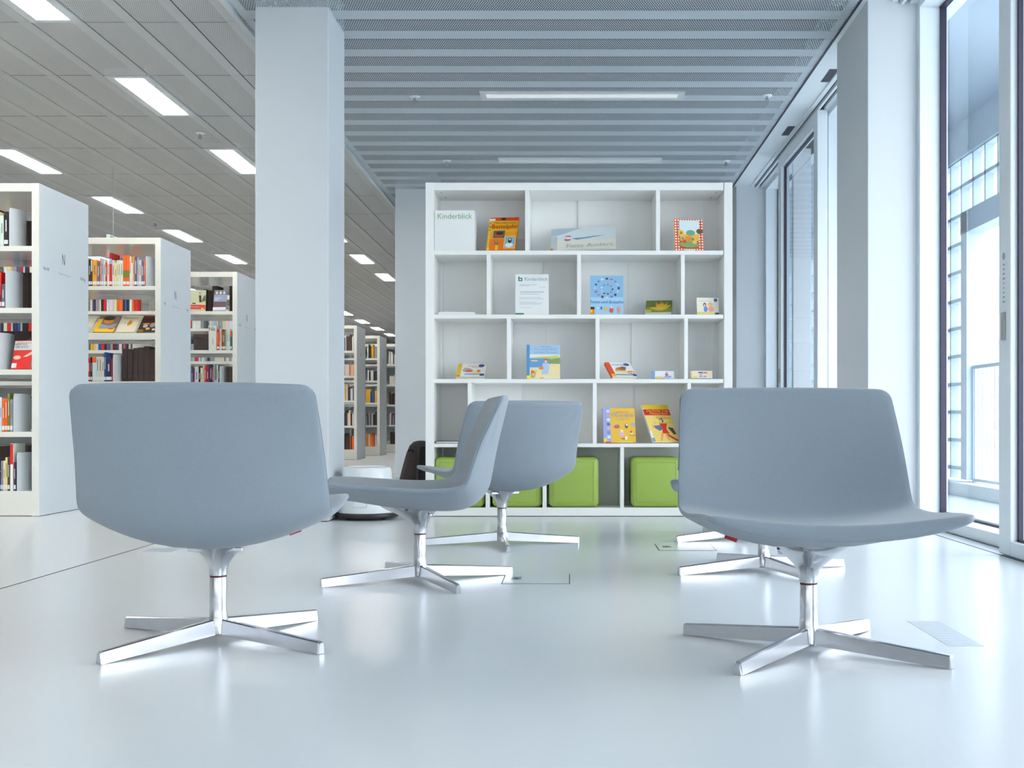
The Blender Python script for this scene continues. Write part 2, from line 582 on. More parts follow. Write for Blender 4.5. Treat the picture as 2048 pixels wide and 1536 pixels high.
# ------------------------------------------------------------------ ceiling lamps, sprinklers, sign
def ceiling_lamp_proto():
    t = thing('ceiling_light', 'x', 'light')
    bm = bmesh.new()
    w, l = PITCH / 2 - 0.006, LP / 2 - 0.01
    for a in (((-w, -0.11, -l, l)), ((0.11, w, -l, l)), ((-0.11, 0.11, -l, -l + 0.05)), ((-0.11, 0.11, l - 0.05, l))):
        box(bm, a[0], a[1], a[2], a[3], -0.004, 0.0005)
    obj('frame', bm, M['lampframe'], t)
    pbox('diffuser', -0.109, 0.109, -l + 0.051, l - 0.051, 0.004, 0.012, M['lamp'], t)
    bm = bmesh.new()
    for a in ((-w, w, -l, l, 0.055, 0.06), (-w, -w + 0.004, -l, l, 0.001, 0.055), (w - 0.004, w, -l, l, 0.001, 0.055), (-w, w, -l, -l + 0.004, 0.001, 0.055), (-w, w, l - 0.004, l, 0.001, 0.055)):
        box(bm, *a)
    obj('housing', bm, M['rail'], t)
    pbox('divider', -0.003, 0.003, -l + 0.051, l - 0.051, -0.003, 0.003, M['lampframe'], t)
    return t


def dup(root, loc, rot=None, label=None, group=None):
    r = root.copy()
    col.objects.link(r)
    r.location = loc
    if rot is not None:
        r.rotation_euler = rot
    if label:
        r['label'] = label
    if group:
        r['group'] = group
    for ch in list(root.children):
        c = ch.copy()
        col.objects.link(c)
        c.parent = r
        for g in ch.children:
            d = g.copy()
            col.objects.link(d)
            d.parent = c
    return r


lamp0 = ceiling_lamp_proto()
first = True
ROWN = ('row nearest the pillar', 'second row from the pillar', 'third row from the pillar')
for r, xr in enumerate((LX0, LX0 - 6 * PITCH, LX0 - 12 * PITCH)):
    n = 0
    for k in range(-5, 12):  # panels nearer the camera than those in view are added for light
        yc = LY0 + LP * (2 * k + 0.5)
        if k in ((-1, 0, 1, 3, 4, 5), (1, 2, 3, 4, 8, 9, 10, 11), (4, 6))[r]:
            lab = '%s visible lit ceiling panel from the front in the %s' % (ORD[n], ROWN[r])
            n += 1
        else:
            lab = 'lit ceiling panel %s, in the %s' % ('outside the picture' if (xr + 0.1) / (yc + 0.6) * F + CX < 0 or yc < 7 else 'hidden behind pillars or bookcases', ROWN[r])
        if first:
            lamp0.location = (xr, yc, CEIL - 0.002)
            lamp0['label'] = lab
            lamp0['group'] = 'lit panels in the library ceiling'
            first = False
        else:
            dup(lamp0, (xr, yc, CEIL - 0.002), None, lab, 'lit panels in the library ceiling')
for k, (yc, m) in enumerate(((9.47, 'lampdim'), (11.83, 'lampoff'))):
    t = thing('ceiling_strip_light', ('long dimly lit strip lamp in the mesh ceiling, the nearer one', 'long unlit strip lamp in the mesh ceiling, nearest the shelf')[k], 'light',
              (0.085, yc, CEIL), group='strip lamps above the seating area')
    bm = bmesh.new()
    for a in ((-0.82, 0.82, -0.105, -0.055), (-0.82, 0.82, 0.055, 0.105), (-0.82, -0.77, -0.055, 0.055), (0.77, 0.82, -0.055, 0.055)):
        box(bm, a[0], a[1], a[2], a[3], -0.012, 0.0)
    obj('housing', bm, M['lampframe'], t)
    pbox('diffuser', -0.77, 0.77, -0.055, 0.055, -0.008, -0.004, M[m], t)
sp = None
for k, (x, y, l) in enumerate(((-1.27, 9.52, 'nearer of two sprinklers on the pillar side of the mesh ceiling'), (1.577, 9.48, 'nearer of two sprinklers beside the white soffit'),
                               (-1.26, 11.86, 'farther of two sprinklers on the pillar side of the mesh ceiling'), (1.56, 11.86, 'farther of two sprinklers beside the white soffit'),
                               (-3.39, 10.72, 'sprinkler between the lit panels left of the pillar'), (-5.49, 15.5, 'small far sprinkler above the third bookcase'))):
    if sp is None:
        sp = thing('ceiling_sprinkler', l, 'sprinkler', (x, y, CEIL), group='ceiling sprinklers')
        bm = bmesh.new()
        lathe(bm, [(0.042, 0.0), (0.042, -0.006), (0.034, -0.012), (0.012, -0.012)], 20)
        obj('rosette', bm, M['white'], sp, True)
        bm = bmesh.new()
        lathe(bm, [(0.008, -0.012), (0.008, -0.04), (0.005, -0.04)], 10)
        lathe(bm, [(0.016, -0.052), (0.018, -0.055), (0.003, -0.057)], 12)
        box(bm, -0.014, -0.010, -0.002, 0.002, -0.053, -0.03)
        box(bm, 0.010, 0.014, -0.002, 0.002, -0.053, -0.03)
        box(bm, -0.014, 0.014, -0.002, 0.002, -0.032, -0.028)
        obj('head', bm, M['steel'], sp, True)
    else:
        dup(sp, (x, y, CEIL), None, l)
t = thing('exit_sign', 'green and white hanging sign peeking over the second bookcase', 'sign', (-4.735, 12.0, 2.40))
pbox('rod', -0.002, 0.002, 0.14, 0.144, 0.15, 0.87, M['trim'], t)
pbox('casing', -0.018, 0.018, 0.0, 0.32, 0.0, 0.15, M['white'], t, 0.004)
pbox('sign_face', 0.018, 0.020, 0.014, 0.306, 0.012, 0.138, M['signgreen'], t)
bm = bmesh.new()
box(bm, 0.020, 0.021, 0.20, 0.26, 0.03, 0.11)
obj('door_symbol', bm, M['white'], t)
bm = bmesh.new()
rings(bm, [[(x, 0.06, 0.07), (x, 0.10, 0.10), (x, 0.10, 0.08), (x, 0.17, 0.08), (x, 0.17, 0.06), (x, 0.10, 0.06), (x, 0.10, 0.04)] for x in (0.020, 0.021)])
obj('arrow', bm, M['white'], t)

# ------------------------------------------------------------------ floor fittings
def floor_box(x0, x1, y0, y1, label, handle_px):
    t = thing('floor_box', label, 'floor hatch', ((x0 + x1) / 2, (y0 + y1) / 2, 0))
    w, l = (x1 - x0) / 2, (y1 - y0) / 2
    bm = bmesh.new()
    e = 0.004
    box(bm, -w - e, w + e, -l - e, l + e, 0, 0.0008)
    obj('rim', bm, M['seam'], t)
    pbox('lid', -w, w, -l, l, 0, 0.0016, M['floor'], t)
    hx = -w + 0.045
    pbox('handle', hx - 0.018, hx + 0.024, -0.035, 0.045, 0.0008, 0.0022, M['steel'], t)
    pbox('key_slot', hx - 0.004, hx + 0.010, -0.012, 0.010, 0.002, 0.0026, M['gasket'], t)


floor_box(-0.272, -0.010, 4.61, 4.895, 'square floor hatch with small metal pull, between the swivel chairs', 0)
floor_box(0.435, 0.715, 5.80, 6.11, 'square floor hatch behind the front-facing chair, dark metal pull', 0)
t = thing('floor_sticker', 'faint pale strip sticker on the floor near the glass door', 'sticker', (1.12, 3.54, 0))
pbox('film', -0.05, 0.05, -0.21, 0.21, 0, 0.0006, M['decal'], t)
bm = bmesh.new()
for k in range(9):
    yy = -0.17 + 0.04 * k
    box(bm, -0.036, 0.03 - 0.004 * (k % 3), yy, yy + 0.012, 0.0006, 0.0009)
obj('faded_print', bm, mat('faded_print', (0.60, 0.66, 0.70), 0.4), t)
t = thing('floor_socket', 'small grey floor grille beside the floor joint left of the nearest chair', 'floor grille', (-2.05, 5.82, 0))
pbox('plate', -0.07, 0.11, -0.10, 0.10, 0, 0.001, M['decal'], t)
bm = bmesh.new()
for k in range(6):
    box(bm, -0.055, 0.095, -0.085 + 0.03 * k, -0.075 + 0.03 * k, 0.001, 0.0014)
obj('slots', bm, M['printg'], t)

# ------------------------------------------------------------------ swivel chairs
def spline(pts, t):
    """Catmull-Rom through (x, z, ...) tuples, t in 0..1"""
    n = len(pts) - 1
    s = min(max(t, 0), 1) * n
    i = min(int(s), n - 1)
    f = s - i
    p = [pts[max(i - 1, 0)], pts[i], pts[i + 1], pts[min(i + 2, n)]]
    return tuple(0.5 * ((2 * p[1][k]) + (-p[0][k] + p[2][k]) * f + (2 * p[0][k] - 5 * p[1][k] + 4 * p[2][k] - p[3][k]) * f * f
                        + (-p[0][k] + 3 * p[1][k] - 3 * p[2][k] + p[3][k]) * f ** 3) for k in range(len(pts[0])))


# centre line: forward d, height z of top face, half width, side rise, centre thickness, edge thickness
PROF = [(0.378, 0.381, 0.334, 0.036, 0.044, 0.040), (0.27, 0.371, 0.341, 0.043, 0.048, 0.036), (0.14, 0.360, 0.345, 0.045, 0.060, 0.036),
        (0.01, 0.352, 0.346, 0.046, 0.068, 0.036), (-0.10, 0.353, 0.346, 0.048, 0.076, 0.036), (-0.165, 0.366, 0.345, 0.053, 0.080, 0.036),
        (-0.203, 0.400, 0.344, 0.060, 0.078, 0.036), (-0.224, 0.450, 0.341, 0.063, 0.068, 0.036), (-0.248, 0.528, 0.336, 0.060, 0.058, 0.036),
        (-0.274, 0.614, 0.330, 0.048, 0.050, 0.036), (-0.310, 0.732, 0.320, 0.028, 0.042, 0.036)]


def shell_rings():
    N = 110
    pts = [spline(PROF, i / N) for i in range(N + 1)]
    L = [0.0]
    for a, b in zip(pts[:-1], pts[1:]):
        L.append(L[-1] + math.hypot(a[0] - b[0], a[1] - b[1]))
    tot = L[-1]
    NV = 44
    out = []
    stations = sorted(set([0, 0.002, 0.005, 0.010, 0.016, 0.024, 0.034, 0.046, 0.058] + [tot - e for e in (0, 0.002, 0.005, 0.010, 0.016, 0.024, 0.034, 0.046, 0.058)]
                          + [0.075 + (tot - 0.15) * k / 46 for k in range(47)]))
    for s in stations:
        i = 0
        while i < N - 1 and L[i + 1] < s:
            i += 1
        f = (s - L[i]) / max(1e-9, L[i + 1] - L[i])
        p = [pts[i][k] * (1 - f) + pts[i + 1][k] * f for k in range(6)]
        i0, i1 = max(i - 2, 0), min(i + 3, N)
        tx, tz = pts[i1][0] - pts[i0][0], pts[i1][1] - pts[i0][1]
        tl = math.hypot(tx, tz)
        tx, tz = tx / tl, tz / tl
        nx, nz = tz, -tx                         # normal on the sitter's side
        if i < N * 0.3 and nz < 0:
            nx, nz = -nx, -nz
        e = min(s, tot - s)
        r = 0.036
        inset = r - math.sqrt(max(0, r * r - max(0, r - e) ** 2)) if e < r else 0
        rt = 0.016
        tf = math.sqrt(max(0.03, 1 - max(0, (rt - e) / rt) ** 2)) if e < rt else 1
        hw = p[2] - inset
        lift = 0.015 * max(0, (s / tot - 0.6) / 0.4) ** 1.5      # the top edge runs level although the sides curve forward
        ring = []
        for k in range(NV):
            th = 2 * math.pi * k / NV
            c, sn = math.cos(th), math.sin(th)
            sx = math.copysign(abs(c) ** 0.68, c)
            v = sx * hw / p[2]
            side = math.copysign(abs(sn) ** 0.55, sn)
            rise = p[3] * abs(v) ** 2
            th_ = (p[5] + (p[4] - p[5]) * max(0, 1 - abs(v) ** 2.0)) * tf
            mid = rise - th_full(p, v) / 2
            off = mid + side * th_ / 2
            if s > tot * 0.6 and side < 0:           # slack folds in the cover below the upper corners
                a_, b_ = tot - s, (1 - abs(v)) * 0.33
                r_ = math.hypot(a_, b_)
                off += 0.0034 * math.exp(-((r_ - 0.13) / 0.085) ** 2) * math.sin(11 * math.atan2(a_, b_ + 0.004)) * min(1, b_ / 0.03)
            ring.append((sx * hw, -(p[0] + nx * off + tx * lift * (1 - v * v)), p[1] + nz * off + tz * lift * (1 - v * v)))
        out.append((s / tot, ring))
    return out


def th_full(p, v):
    return p[5] + (p[4] - p[5]) * max(0, 1 - abs(v) ** 2.0)


def make_chair():
    """faces -Y in its own frame (towards the viewer when unrotated)"""
    t = thing('swivel_chair', 'x', 'chair', group='blue-grey swivel lounge chairs')
    rs = shell_rings()
    cut = min(range(len(rs)), key=lambda i: abs(rs[i][0] - 0.545))
    bm = bmesh.new()
    rings(bm, [r for _, r in rs[:cut + 1]])
    seat = obj('seat', bm, M['fabric'], t, True)
    bm = bmesh.new()
    rings(bm, [r for _, r in rs[cut:]])
    back = obj('backrest', bm, M['fabric'], t, True)
    # piping along both side edges
    for part, seq in ((seat, rs[4:cut + 1]), (back, rs[cut:-4])):
        for idx in (1, 21):
            bm = bmesh.new()
            pr = [Vector(r[idx if idx == 1 else 21]) for _, r in seq]
            kk = (idx + (44 - 2 * idx)) % 44
            low = [Vector(r[43 if idx == 1 else 23]) for _, r in seq]
            rr = []
            for a, b in zip(pr, low):
                c = a.lerp(b, 0.75)
                o = Vector((0.0006 if idx == 1 else -0.0006, 0, 0))
                rr.append([c + o + Vector((0.0022 * math.cos(q * math.pi / 3), 0.0022 * math.sin(q * math.pi / 3) * 0.7, 0.0022 * math.sin(q * math.pi / 3))) for q in range(6)])
            rings(bm, rr)
            obj('piping', bm, M['fabric'], part, True)
    # cast bracket
    bm = bmesh.new()
    prof = [(0.190, 0.0, 0.0262, 0.0262, 2), (0.206, 0.0, 0.0265, 0.0265, 2), (0.224, 0.001, 0.031, 0.031, 2), (0.241, 0.005, 0.042, 0.045, 2.1), (0.257, 0.012, 0.058, 0.063, 2.3),
            (0.272, 0.022, 0.080, 0.086, 2.5), (0.286, 0.032, 0.102, 0.102, 2.8), (0.299, 0.040, 0.116, 0.108, 3), (0.309, 0.043, 0.120, 0.114, 3)]
    rr = []
    for z, c, a, b, ex in prof:
        ring = []
        for k in range(40):
            th = 2 * math.pi * k / 40
            x = b * math.copysign(abs(math.cos(th)) ** (2 / ex), math.cos(th))
            y = a * math.copysign(abs(math.sin(th)) ** (2 / ex), math.sin(th))
            ring.append((x, -(y + c), z + 0.012 * (abs(x) / 0.114) ** 2))
        rr.append(ring)
    rings(bm, rr)
    br = obj('bracket', bm, M['alu'], t, True)
    for s in (-1, 1):
        bm = bmesh.new()
        rbox(bm, s * 0.052 - 0.026, s * 0.052 + 0.026, 0.034, 0.044, 0.262, 0.274, 0.002)
        obj('stop', bm, M['alu'], br)
    bm = bmesh.new()
    tube(bm, (-0.0995, -0.055, 0.2935), (-0.092, -0.055, 0.2935), 0.007, 12)
    tube(bm, (0.092, -0.055, 0.2935), (0.0995, -0.055, 0.2935), 0.007, 12)
    obj('screw', bm, M['gasket'], br)
    bm = bmesh.new()
    lathe(bm, [(0.024, 0.184), (0.024, 0.192)], 28)
    obj('collar', bm, M['ring'], t, True)
    bm = bmesh.new()
    lathe(bm, [(0.012, 0.014), (0.024, 0.015), (0.0295, 0.022), (0.0295, 0.060), (0.0255, 0.070), (0.0245, 0.10), (0.0245, 0.183), (0.023, 0.187), (0.01, 0.187)], 32)
    obj('column', bm, M['alu'], t, True)
    for k in range(4):
        bm = bmesh.new()
        secs = []
        for f in (0, 0.25, 0.5, 0.75, 0.985, 1.0):
            r = 0.020 + (0.405 - 0.020) * f
            zb = 0.019 * (1 - f) + 0.0
            zt_ = 0.064 + (0.034 - 0.064) * f
            wt, wb = 0.0105 - 0.002 * f, 0.0145 - 0.002 * f
            if f == 1.0:
                wt, wb, zt_, zb = wt - 0.003, wb - 0.002, zt_ - 0.003, zb + 0.001
            e = 0.003
            secs.append([(r, -wb, zb), (r, wb, zb), (r, wt + 0.001, zt_ - e), (r, wt - e, zt_), (r, -wt + e, zt_), (r, -wt - 0.001, zt_ - e)])
        rings(bm, secs)
        bm.transform(Matrix.Rotation(R(90 * k), 4, 'Z'))
        obj('leg', bm, M['alu'], t, False)
    bm = bmesh.new()
    rbox(bm, -0.018, 0.018, -0.002, 0.002, -0.009, 0.012, 0.001)
    bm.transform(Matrix.Translation((-0.218, -0.01, 0.3165)) @ Matrix.Rotation(R(20), 4, 'Y'))
    obj('tag', bm, M['redtag'], t)
    return t


ch0 = make_chair()
LEGA0 = 0.0
CH = [  # x, y, facing (degrees, 0 = towards the camera, + = turned to the right of the picture), leg angle, label
    (-1.030, 3.427, 184, 58.7, 'blue-grey swivel chair seen from behind, in front of the lettered bookcases'),
    (-0.607, 4.707, -81, 27.8, 'blue-grey swivel chair seen side-on, facing left in front of the white stool'),
    (-0.362, 6.115, -151, 8, 'blue-grey swivel chair turned away towards the green cubes, behind the side-on chair'),
    (0.660, 3.270, 2, 52.8, 'blue-grey swivel chair facing the viewer, closest to the glass door'),
    (0.821, 5.02, -99, 21.3, 'swivel chair hidden behind the front-facing chair, its four-legged base showing'),
    (0.922, 6.365, 175, 24, 'farthest swivel chair behind the front-facing chair, only one polished leg showing')]


def leg_rotate(root, ang):
    # the star base swivels on its own: turn each leg against the seat
    for c in root.children:
        if c.name.split('.')[0] == 'leg':
            c.rotation_euler = (0, 0, ang)


for k, (x, y, face, la, lab) in enumerate(CH):
    if k == 0:
        o = ch0
    else:
        o = dup(ch0, (0, 0, 0))
    o.location = (x, y, 0)
    rz = R(face)
    o.rotation_euler = (0, 0, rz)
    o['label'] = lab
    leg_rotate(o, R(la) - rz)

# ------------------------------------------------------------------ white display shelf
YS, SD = 7.88, 0.377
sx = lambda px: WX(px, YS)
sz = lambda py: WZ(py, YS)
shx = (sx(851), sx(868), sx(1447), sx(1465))
t = thing('display_shelf', 'large white open display shelf with picture books and green cubes', 'shelf', ((shx[0] + shx[3]) / 2, YS, 0))
ox = (shx[0] + shx[3]) / 2


def sp_(name, x0, x1, y0, y1, z0, z1, m, r=0.0015):
    return pbox(name, x0 - ox, x1 - ox, y0, y1, z0, z1, m, t, r)


YT = YB = SD
ztop = sz(365)
LV = [(501, 509.4), (629, 637), (758, 766), (887, 894.5)]
sp_('side_panel', shx[0], shx[1], 0, SD + 0.02, 0.003, ztop, M['shelfw'])
sp_('side_panel', shx[2] + 0.004, shx[3], 0, SD + 0.02, 0.003, ztop, M['shelfw'])
sp_('top_panel', shx[1], shx[2], 0, SD, sz(380.5), ztop - 0.001, M['shelfw'])
sp_('base_panel', shx[1], shx[2], 0.002, SD, 0.004, sz(1015.5), M['shelfw'])
for a, b in LV:
    sp_('shelf', shx[1], shx[2] - 0.001, 0.001, SD, sz(b), sz(a), M['shelfw'])
RWZ = [(sz(501), sz(380.5)), (sz(629), sz(509.4)), (sz(758), sz(637)), (sz(887), sz(766)), (sz(1015.5), sz(894.5))]
DIV = [[(1050, 1058), (1312, 1320)], [(973, 981), (1154, 1162), (1362, 1369.5)], [(1013.5, 1021.5), (1191, 1199), (1368.5, 1376)],
       [(935.3, 943), (1185.5, 1193.5), (1375, 1382)], [(971, 979), (1085, 1093), (1240.5, 1248)]]
for (z0, z1), dv in zip(RWZ, DIV):
    for a, b in dv:
        sp_('divider', sx(a), sx(b), 0.003, SD, z0, z1, M['shelfw'])
# back panels, some set back; pixel edges taken on the back plane
YBK = YS + SD
BK = [[(866, 1063, 0), (1063, 1156, 1), (1156, 1313, 0), (1313, 1408, 1), (1408, 1440, 0)],
      [(866, 886, 0), (886, 975, 1), (975, 1085, 0), (1085, 1155, 1), (1155, 1256, 0), (1256, 1360, 0), (1360, 1426, 1), (1426, 1440, 0)],
      [(866, 886, 0), (886, 922, 1), (922, 1018, 0), (1018, 1093, 1), (1093, 1195, 0), (1195, 1263, 1), (1263, 1370, 0), (1370, 1426, 1), (1426, 1440, 0)],
      [(866, 880, 0), (880, 943, 1), (943, 1045, 0), (1045, 1088, 1), (1088, 1188, 0), (1188, 1270, 1), (1270, 1440, 0)],
      [(866, 885, 0), (885, 972, 1), (972, 1090, 0), (1090, 1188, 1), (1188, 1440, 0)]]
for (z0, z1), row in zip(RWZ, BK):
    for a, b, d in row:
        xa, xb = max(WX(a, YBK), shx[0] + 0.02), min(WX(b, YBK), shx[3] - 0.02)
        y0 = SD + (0.018 if d else 0.0)
        sp_('back_panel', xa + (0 if d else 0.0008), xb - (0 if d else 0.0008), y0, y0 + 0.015, z0 - 0.015, z1 + 0.012, M['backw'], 0)
bm = bmesh.new()
for px in (880, 889, 1432, 1426):
    pass
for (hx, hy) in ((shx[1] + 0.04, 0.08), (shx[1] + 0.05, 0.27), (shx[2] - 0.04, 0.08), (shx[2] - 0.05, 0.27)):
    lathe(bm, [(0.008, sz(380.5) - 0.0015), (0.008, sz(380.5))], 12, hx - ox, hy)
obj('dowel_cap', bm, M['printg'], t)

# green cubes in the bottom row
bmq = bmesh.new()
cs = 0.336
rbox(bmq, -cs / 2, cs / 2, 0, cs, 0, cs, 0.035, 5)
cube0 = None
zc = sz(1015.5)
for k, (pxc, lab) in enumerate(((919, 'green cube seat in the leftmost bottom compartment, mostly hidden by chairs'), (1034, 'green cube seat partly hidden behind the turned-away chair'),
                                (1147.5, 'green cube seat in full view right of the turned-away chair'), (1312.5, 'rightmost green cube seat, cut off by the front-facing chair'))):
    loc = (WX(pxc, YS + 0.02), YS + 0.02, zc + 0.0012)
    if cube0 is None:
        cube0 = obj('cube_seat', bmq, M['green'], None, True, loc)
        tag(cube0, lab, 'seat', 'green cube seats in the display shelf')
        bm = bmesh.new()
        e = cs / 2 - 0.036
        for zz in (0.0345, cs - 0.0345):
            for yy in (-0.0006,):
                tube(bm, (-e, yy, zz), (e, yy, zz), 0.0016, 6)
        for xx in (-e, e):
            tube(bm, (xx, -0.0006, 0.0345), (xx, -0.0006, cs - 0.0345), 0.0016, 6)
        obj('seam', bm, M['green'], cube0)
        bm = bmesh.new()
        box(bm, -cs / 2 + 0.03, cs / 2 - 0.03, 0.03, cs - 0.03, -0.0005, 0.002)
        obj('base_plate', bm, M['gasket'], cube0)
    else:
        dup(cube0, loc, None, lab)


# ------------------------------------------------------------------ books with covers
def book(label, px, z, w, h, th, yaw=0, lean=15, roll=0, cover=(0.9, 0.9, 0.9), spine=None, art=(), texts=(), Yf=None, name='picture_book', group='picture books on the white display shelf',
         cat='book', pages=True, x=None):
    Yf = YS + 0.06 if Yf is None else Yf
    x = WX(px, Yf) if x is None else x
    t = thing(name, label, cat, (x, Yf, z + th * math.sin(R(lean)) + abs(math.sin(R(roll))) * w / 2 + 0.0005), (-R(lean), R(roll), R(-yaw)), group)
    bm = bmesh.new()
    c = 0.0025
    box(bm, -w / 2, w / 2, 0, c, 0, h)
    box(bm, -w / 2, w / 2, th - c, th, 0, h)
    obj('cover', bm, cm(cover), t)
    bm = bmesh.new()
    rbox(bm, -w / 2 - 0.0005, -w / 2 + c, 0, th, 0, h, 0.001)
    obj('spine', bm, cm(spine or cover), t)
    if pages:
        pbox('pages', -w / 2 + c, w / 2 - 0.003, c, th - c, 0.003, h - 0.003, M['page'], t)
    if art:
        art = [('r', 0, 0, 1, 1, cover)] + list(art)
        bm = bmesh.new()
        mats, keys = [], {}
        for li, a in enumerate(art):
            colr = a[-1]
            if colr not in keys:
                keys[colr] = len(mats)
                mats.append(cm(colr))
            y = -0.0003 - 0.00012 * li
            X = lambda u: -w / 2 + u * w
            Z = lambda v: v * h
            if a[0] == 'r':
                pts = [(a[1], a[2]), (a[3], a[2]), (a[3], a[4]), (a[1], a[4])]
            elif a[0] == 'e':
                n = 14
                pts = [(a[1] + a[3] * math.cos(2 * math.pi * i / n), a[2] + a[4] * math.sin(2 * math.pi * i / n)) for i in range(n)]
            else:
                pts = a[1]
            f = bm.faces.new([bm.verts.new((X(u), y, Z(v))) for u, v in pts])
            f.material_index = keys[colr]
        obj_keep(bm, 'cover_art', mats, t)
    if texts:
        bm = bmesh.new()
        mats, keys = [], {}
        for u, v, size, s, colr in texts:
            if colr not in keys:
                keys[colr] = len(mats)
                mats.append(cm(colr))
            text_bm(bm, s, size, MXZ(-w / 2 + u * w, -0.0045, v * h), 'CENTER', keys[colr])
        obj_keep(bm, 'title', mats, t)
    return t


def obj_keep(bm, name, mats, parent):
    """link a flat coloured sheet, faces turned to the reader"""
    for f in bm.faces:
        f.normal_update()
        if f.normal.y > 0:
            f.normal_flip()
    me = bpy.data.meshes.new(name)
    bm.to_mesh(me)
    bm.free()
    for m in mats:
        me.materials.append(m)
    o = bpy.data.objects.new(name, me)
    col.objects.link(o)
    o.parent = parent
    return o


ZR = [z0 + 0.0005 for z0, _ in RWZ]
Wt, Bk = (0.96, 0.96, 0.94), (0.1, 0.09, 0.1)
# row one
t = thing('sign_box', 'white box with green lettering on the top shelf', 'sign', (WX(909, YS + 0.012), YS + 0.012, ZR[0]), group=None)
pbox('box', -0.134, 0.134, 0, 0.22, 0, 0.272, M['paper'], t, 0.003)
bm = bmesh.new()
text_bm(bm, 'Kinderblick', 0.0505, MXZ(0, -0.001, 0.215), 'CENTER', 0)
obj_keep(bm, 'lettering', [M['printgreen']], t)
OR = (0.96, 0.50, 0.06)
book('orange craft book with red title leaning beside the white sign box', 1001, ZR[0], 0.205, 0.255, 0.012, 12, 20, 1, OR, (0.95, 0.7, 0.15), art=[
    ('r', 0, .55, 1, .9, (.95, .70, .10)), ('r', 0, .35, 1, .56, (.97, .62, .10)), ('r', 0, .9, 1, 1, (.90, .28, .10)), ('r', .0, .9, .2, .965, Wt), ('e', .48, .95, .09, .035, (.2, .12, .1)),
    ('r', 0, 0, .08, .88, (.93, .76, .2)), ('r', .015, .02, .1, .1, (.98, .9, .3)), ('r', .02, .6, .065, .64, (.85, .4, .1)), ('r', .02, .7, .065, .74, (.75, .3, .1)), ('r', .02, .8, .065, .84, (.85, .4, .1)),
    ('r', .19, .38, .58, .60, (.25, .42, .38)), ('e', .38, .47, .16, .07, (.75, .28, .08)), ('e', .40, .52, .13, .05, (.25, .13, .1)),
    ('r', .58, .06, .98, .44, (.98, .85, .3)), ('r', .61, .085, .95, .415, (.58, .72, .82)), ('e', .77, .16, .14, .07, Wt), ('e', .78, .3, .06, .08, (.15, .15, .17)), ('e', .78, .33, .03, .03, Wt),
    ('r', .30, .02, .40, .17, (.98, .8, .2)), ('p', [(.30, .17), (.22, .32), (.34, .2)], (.5, .45, .6)), ('p', [(.34, .17), (.36, .3), (.39, .18)], (.2, .5, .3)), ('p', [(.37, .17), (.5, .26), (.4, .2)], (.75, .2, .1))],
    texts=[(.55, .80, .024, 'Mein allererstes', (.45, .55, .1)), (.55, .66, .047, 'Basteljahr', (.78, .16, .08))])
book('wide cream landscape picture book with red and blue ship, lying back', 1166, ZR[0], 0.445, 0.27, 0.012, 4, 49, -2.6, (.95, .94, .87), (.78, .82, .85), art=[
    ('r', .10, .42, 1, 1, (.90, .94, .95)), ('p', [(0, 1), (.48, 1), (.16, .72), (0, .62)], (.74, .81, .87)), ('r', 0, 0, .10, .62, (.80, .83, .84)), ('e', .02, .04, .025, .05, (.96, .5, .1)),  # grey-blue upper-left polygon is shading painted onto the cover
    ('p', [(.32, .50), (.55, .56), (.85, .60), (.60, .50), (.40, .44)], (.45, .58, .70)), ('p', [(.32, .52), (.48, .52), (.66, .57), (.5, .55)], (.85, .88, .9)),
    ('e', .265, .60, .045, .05, (.85, .25, .2)), ('e', .262, .56, .042, .04, (.93, .94, .93)), ('e', .26, .46, .05, .05, (.85, .25, .2)), ('e', .265, .51, .05, .04, (.93, .94, .93))],
    texts=[(.60, .07, .062, 'Fiete Anders', (.68, .75, .81))])
dots = [('r', 0, 0, 1, 1, (.93, .34, .10))]
for i in range(11):
    for j in range(12):
        if 0.17 < (i + .5) / 11 < 0.85 and 0.12 < (j + .5) / 12 < 0.94:
            continue
        dots.append(('e', (i + .5) / 11, (j + .5) / 12, .030, .027, Wt))
dots += [('r', .16, .48, .86, .95, (.88, .93, .93)), ('r', .18, .30, .84, .52, (.95, .72, .25)), ('e', .5, .20, .36, .11, (.55, .66, .38)), ('e', .22, .55, .11, .10, (.96, .80, .35)), ('e', .22, .55, .05, .05, (.8, .5, .2)),
         ('e', .55, .56, .16, .09, (.45, .66, .52)), ('e', .48, .38, .13, .08, (.93, .55, .2)), ('e', .33, .29, .07, .06, (.88, .35, .15)), ('e', .68, .27, .08, .06, (.95, .75, .45)), ('e', .62, .36, .05, .05, (.4, .6, .4)),
         ('e', .87, .61, .12, .085, (.45, .33, .2)), ('r', .32, 0, .68, .05, (.9, .9, .85)), ('e', .27, .38, .04, .04, (.3, .6, .6))]
book('red picture book with white polka dots on the top shelf', 1379, ZR[0], 0.198, 0.222, 0.03, -8, 9, 0, (.93, .34, .10), (.88, .90, .68), dots,
     texts=[(.52, .86, .023, 'Wir entdecken', (.12, .3, .35)), (.52, .76, .021, 'den Garten', (.35, .5, .5))])
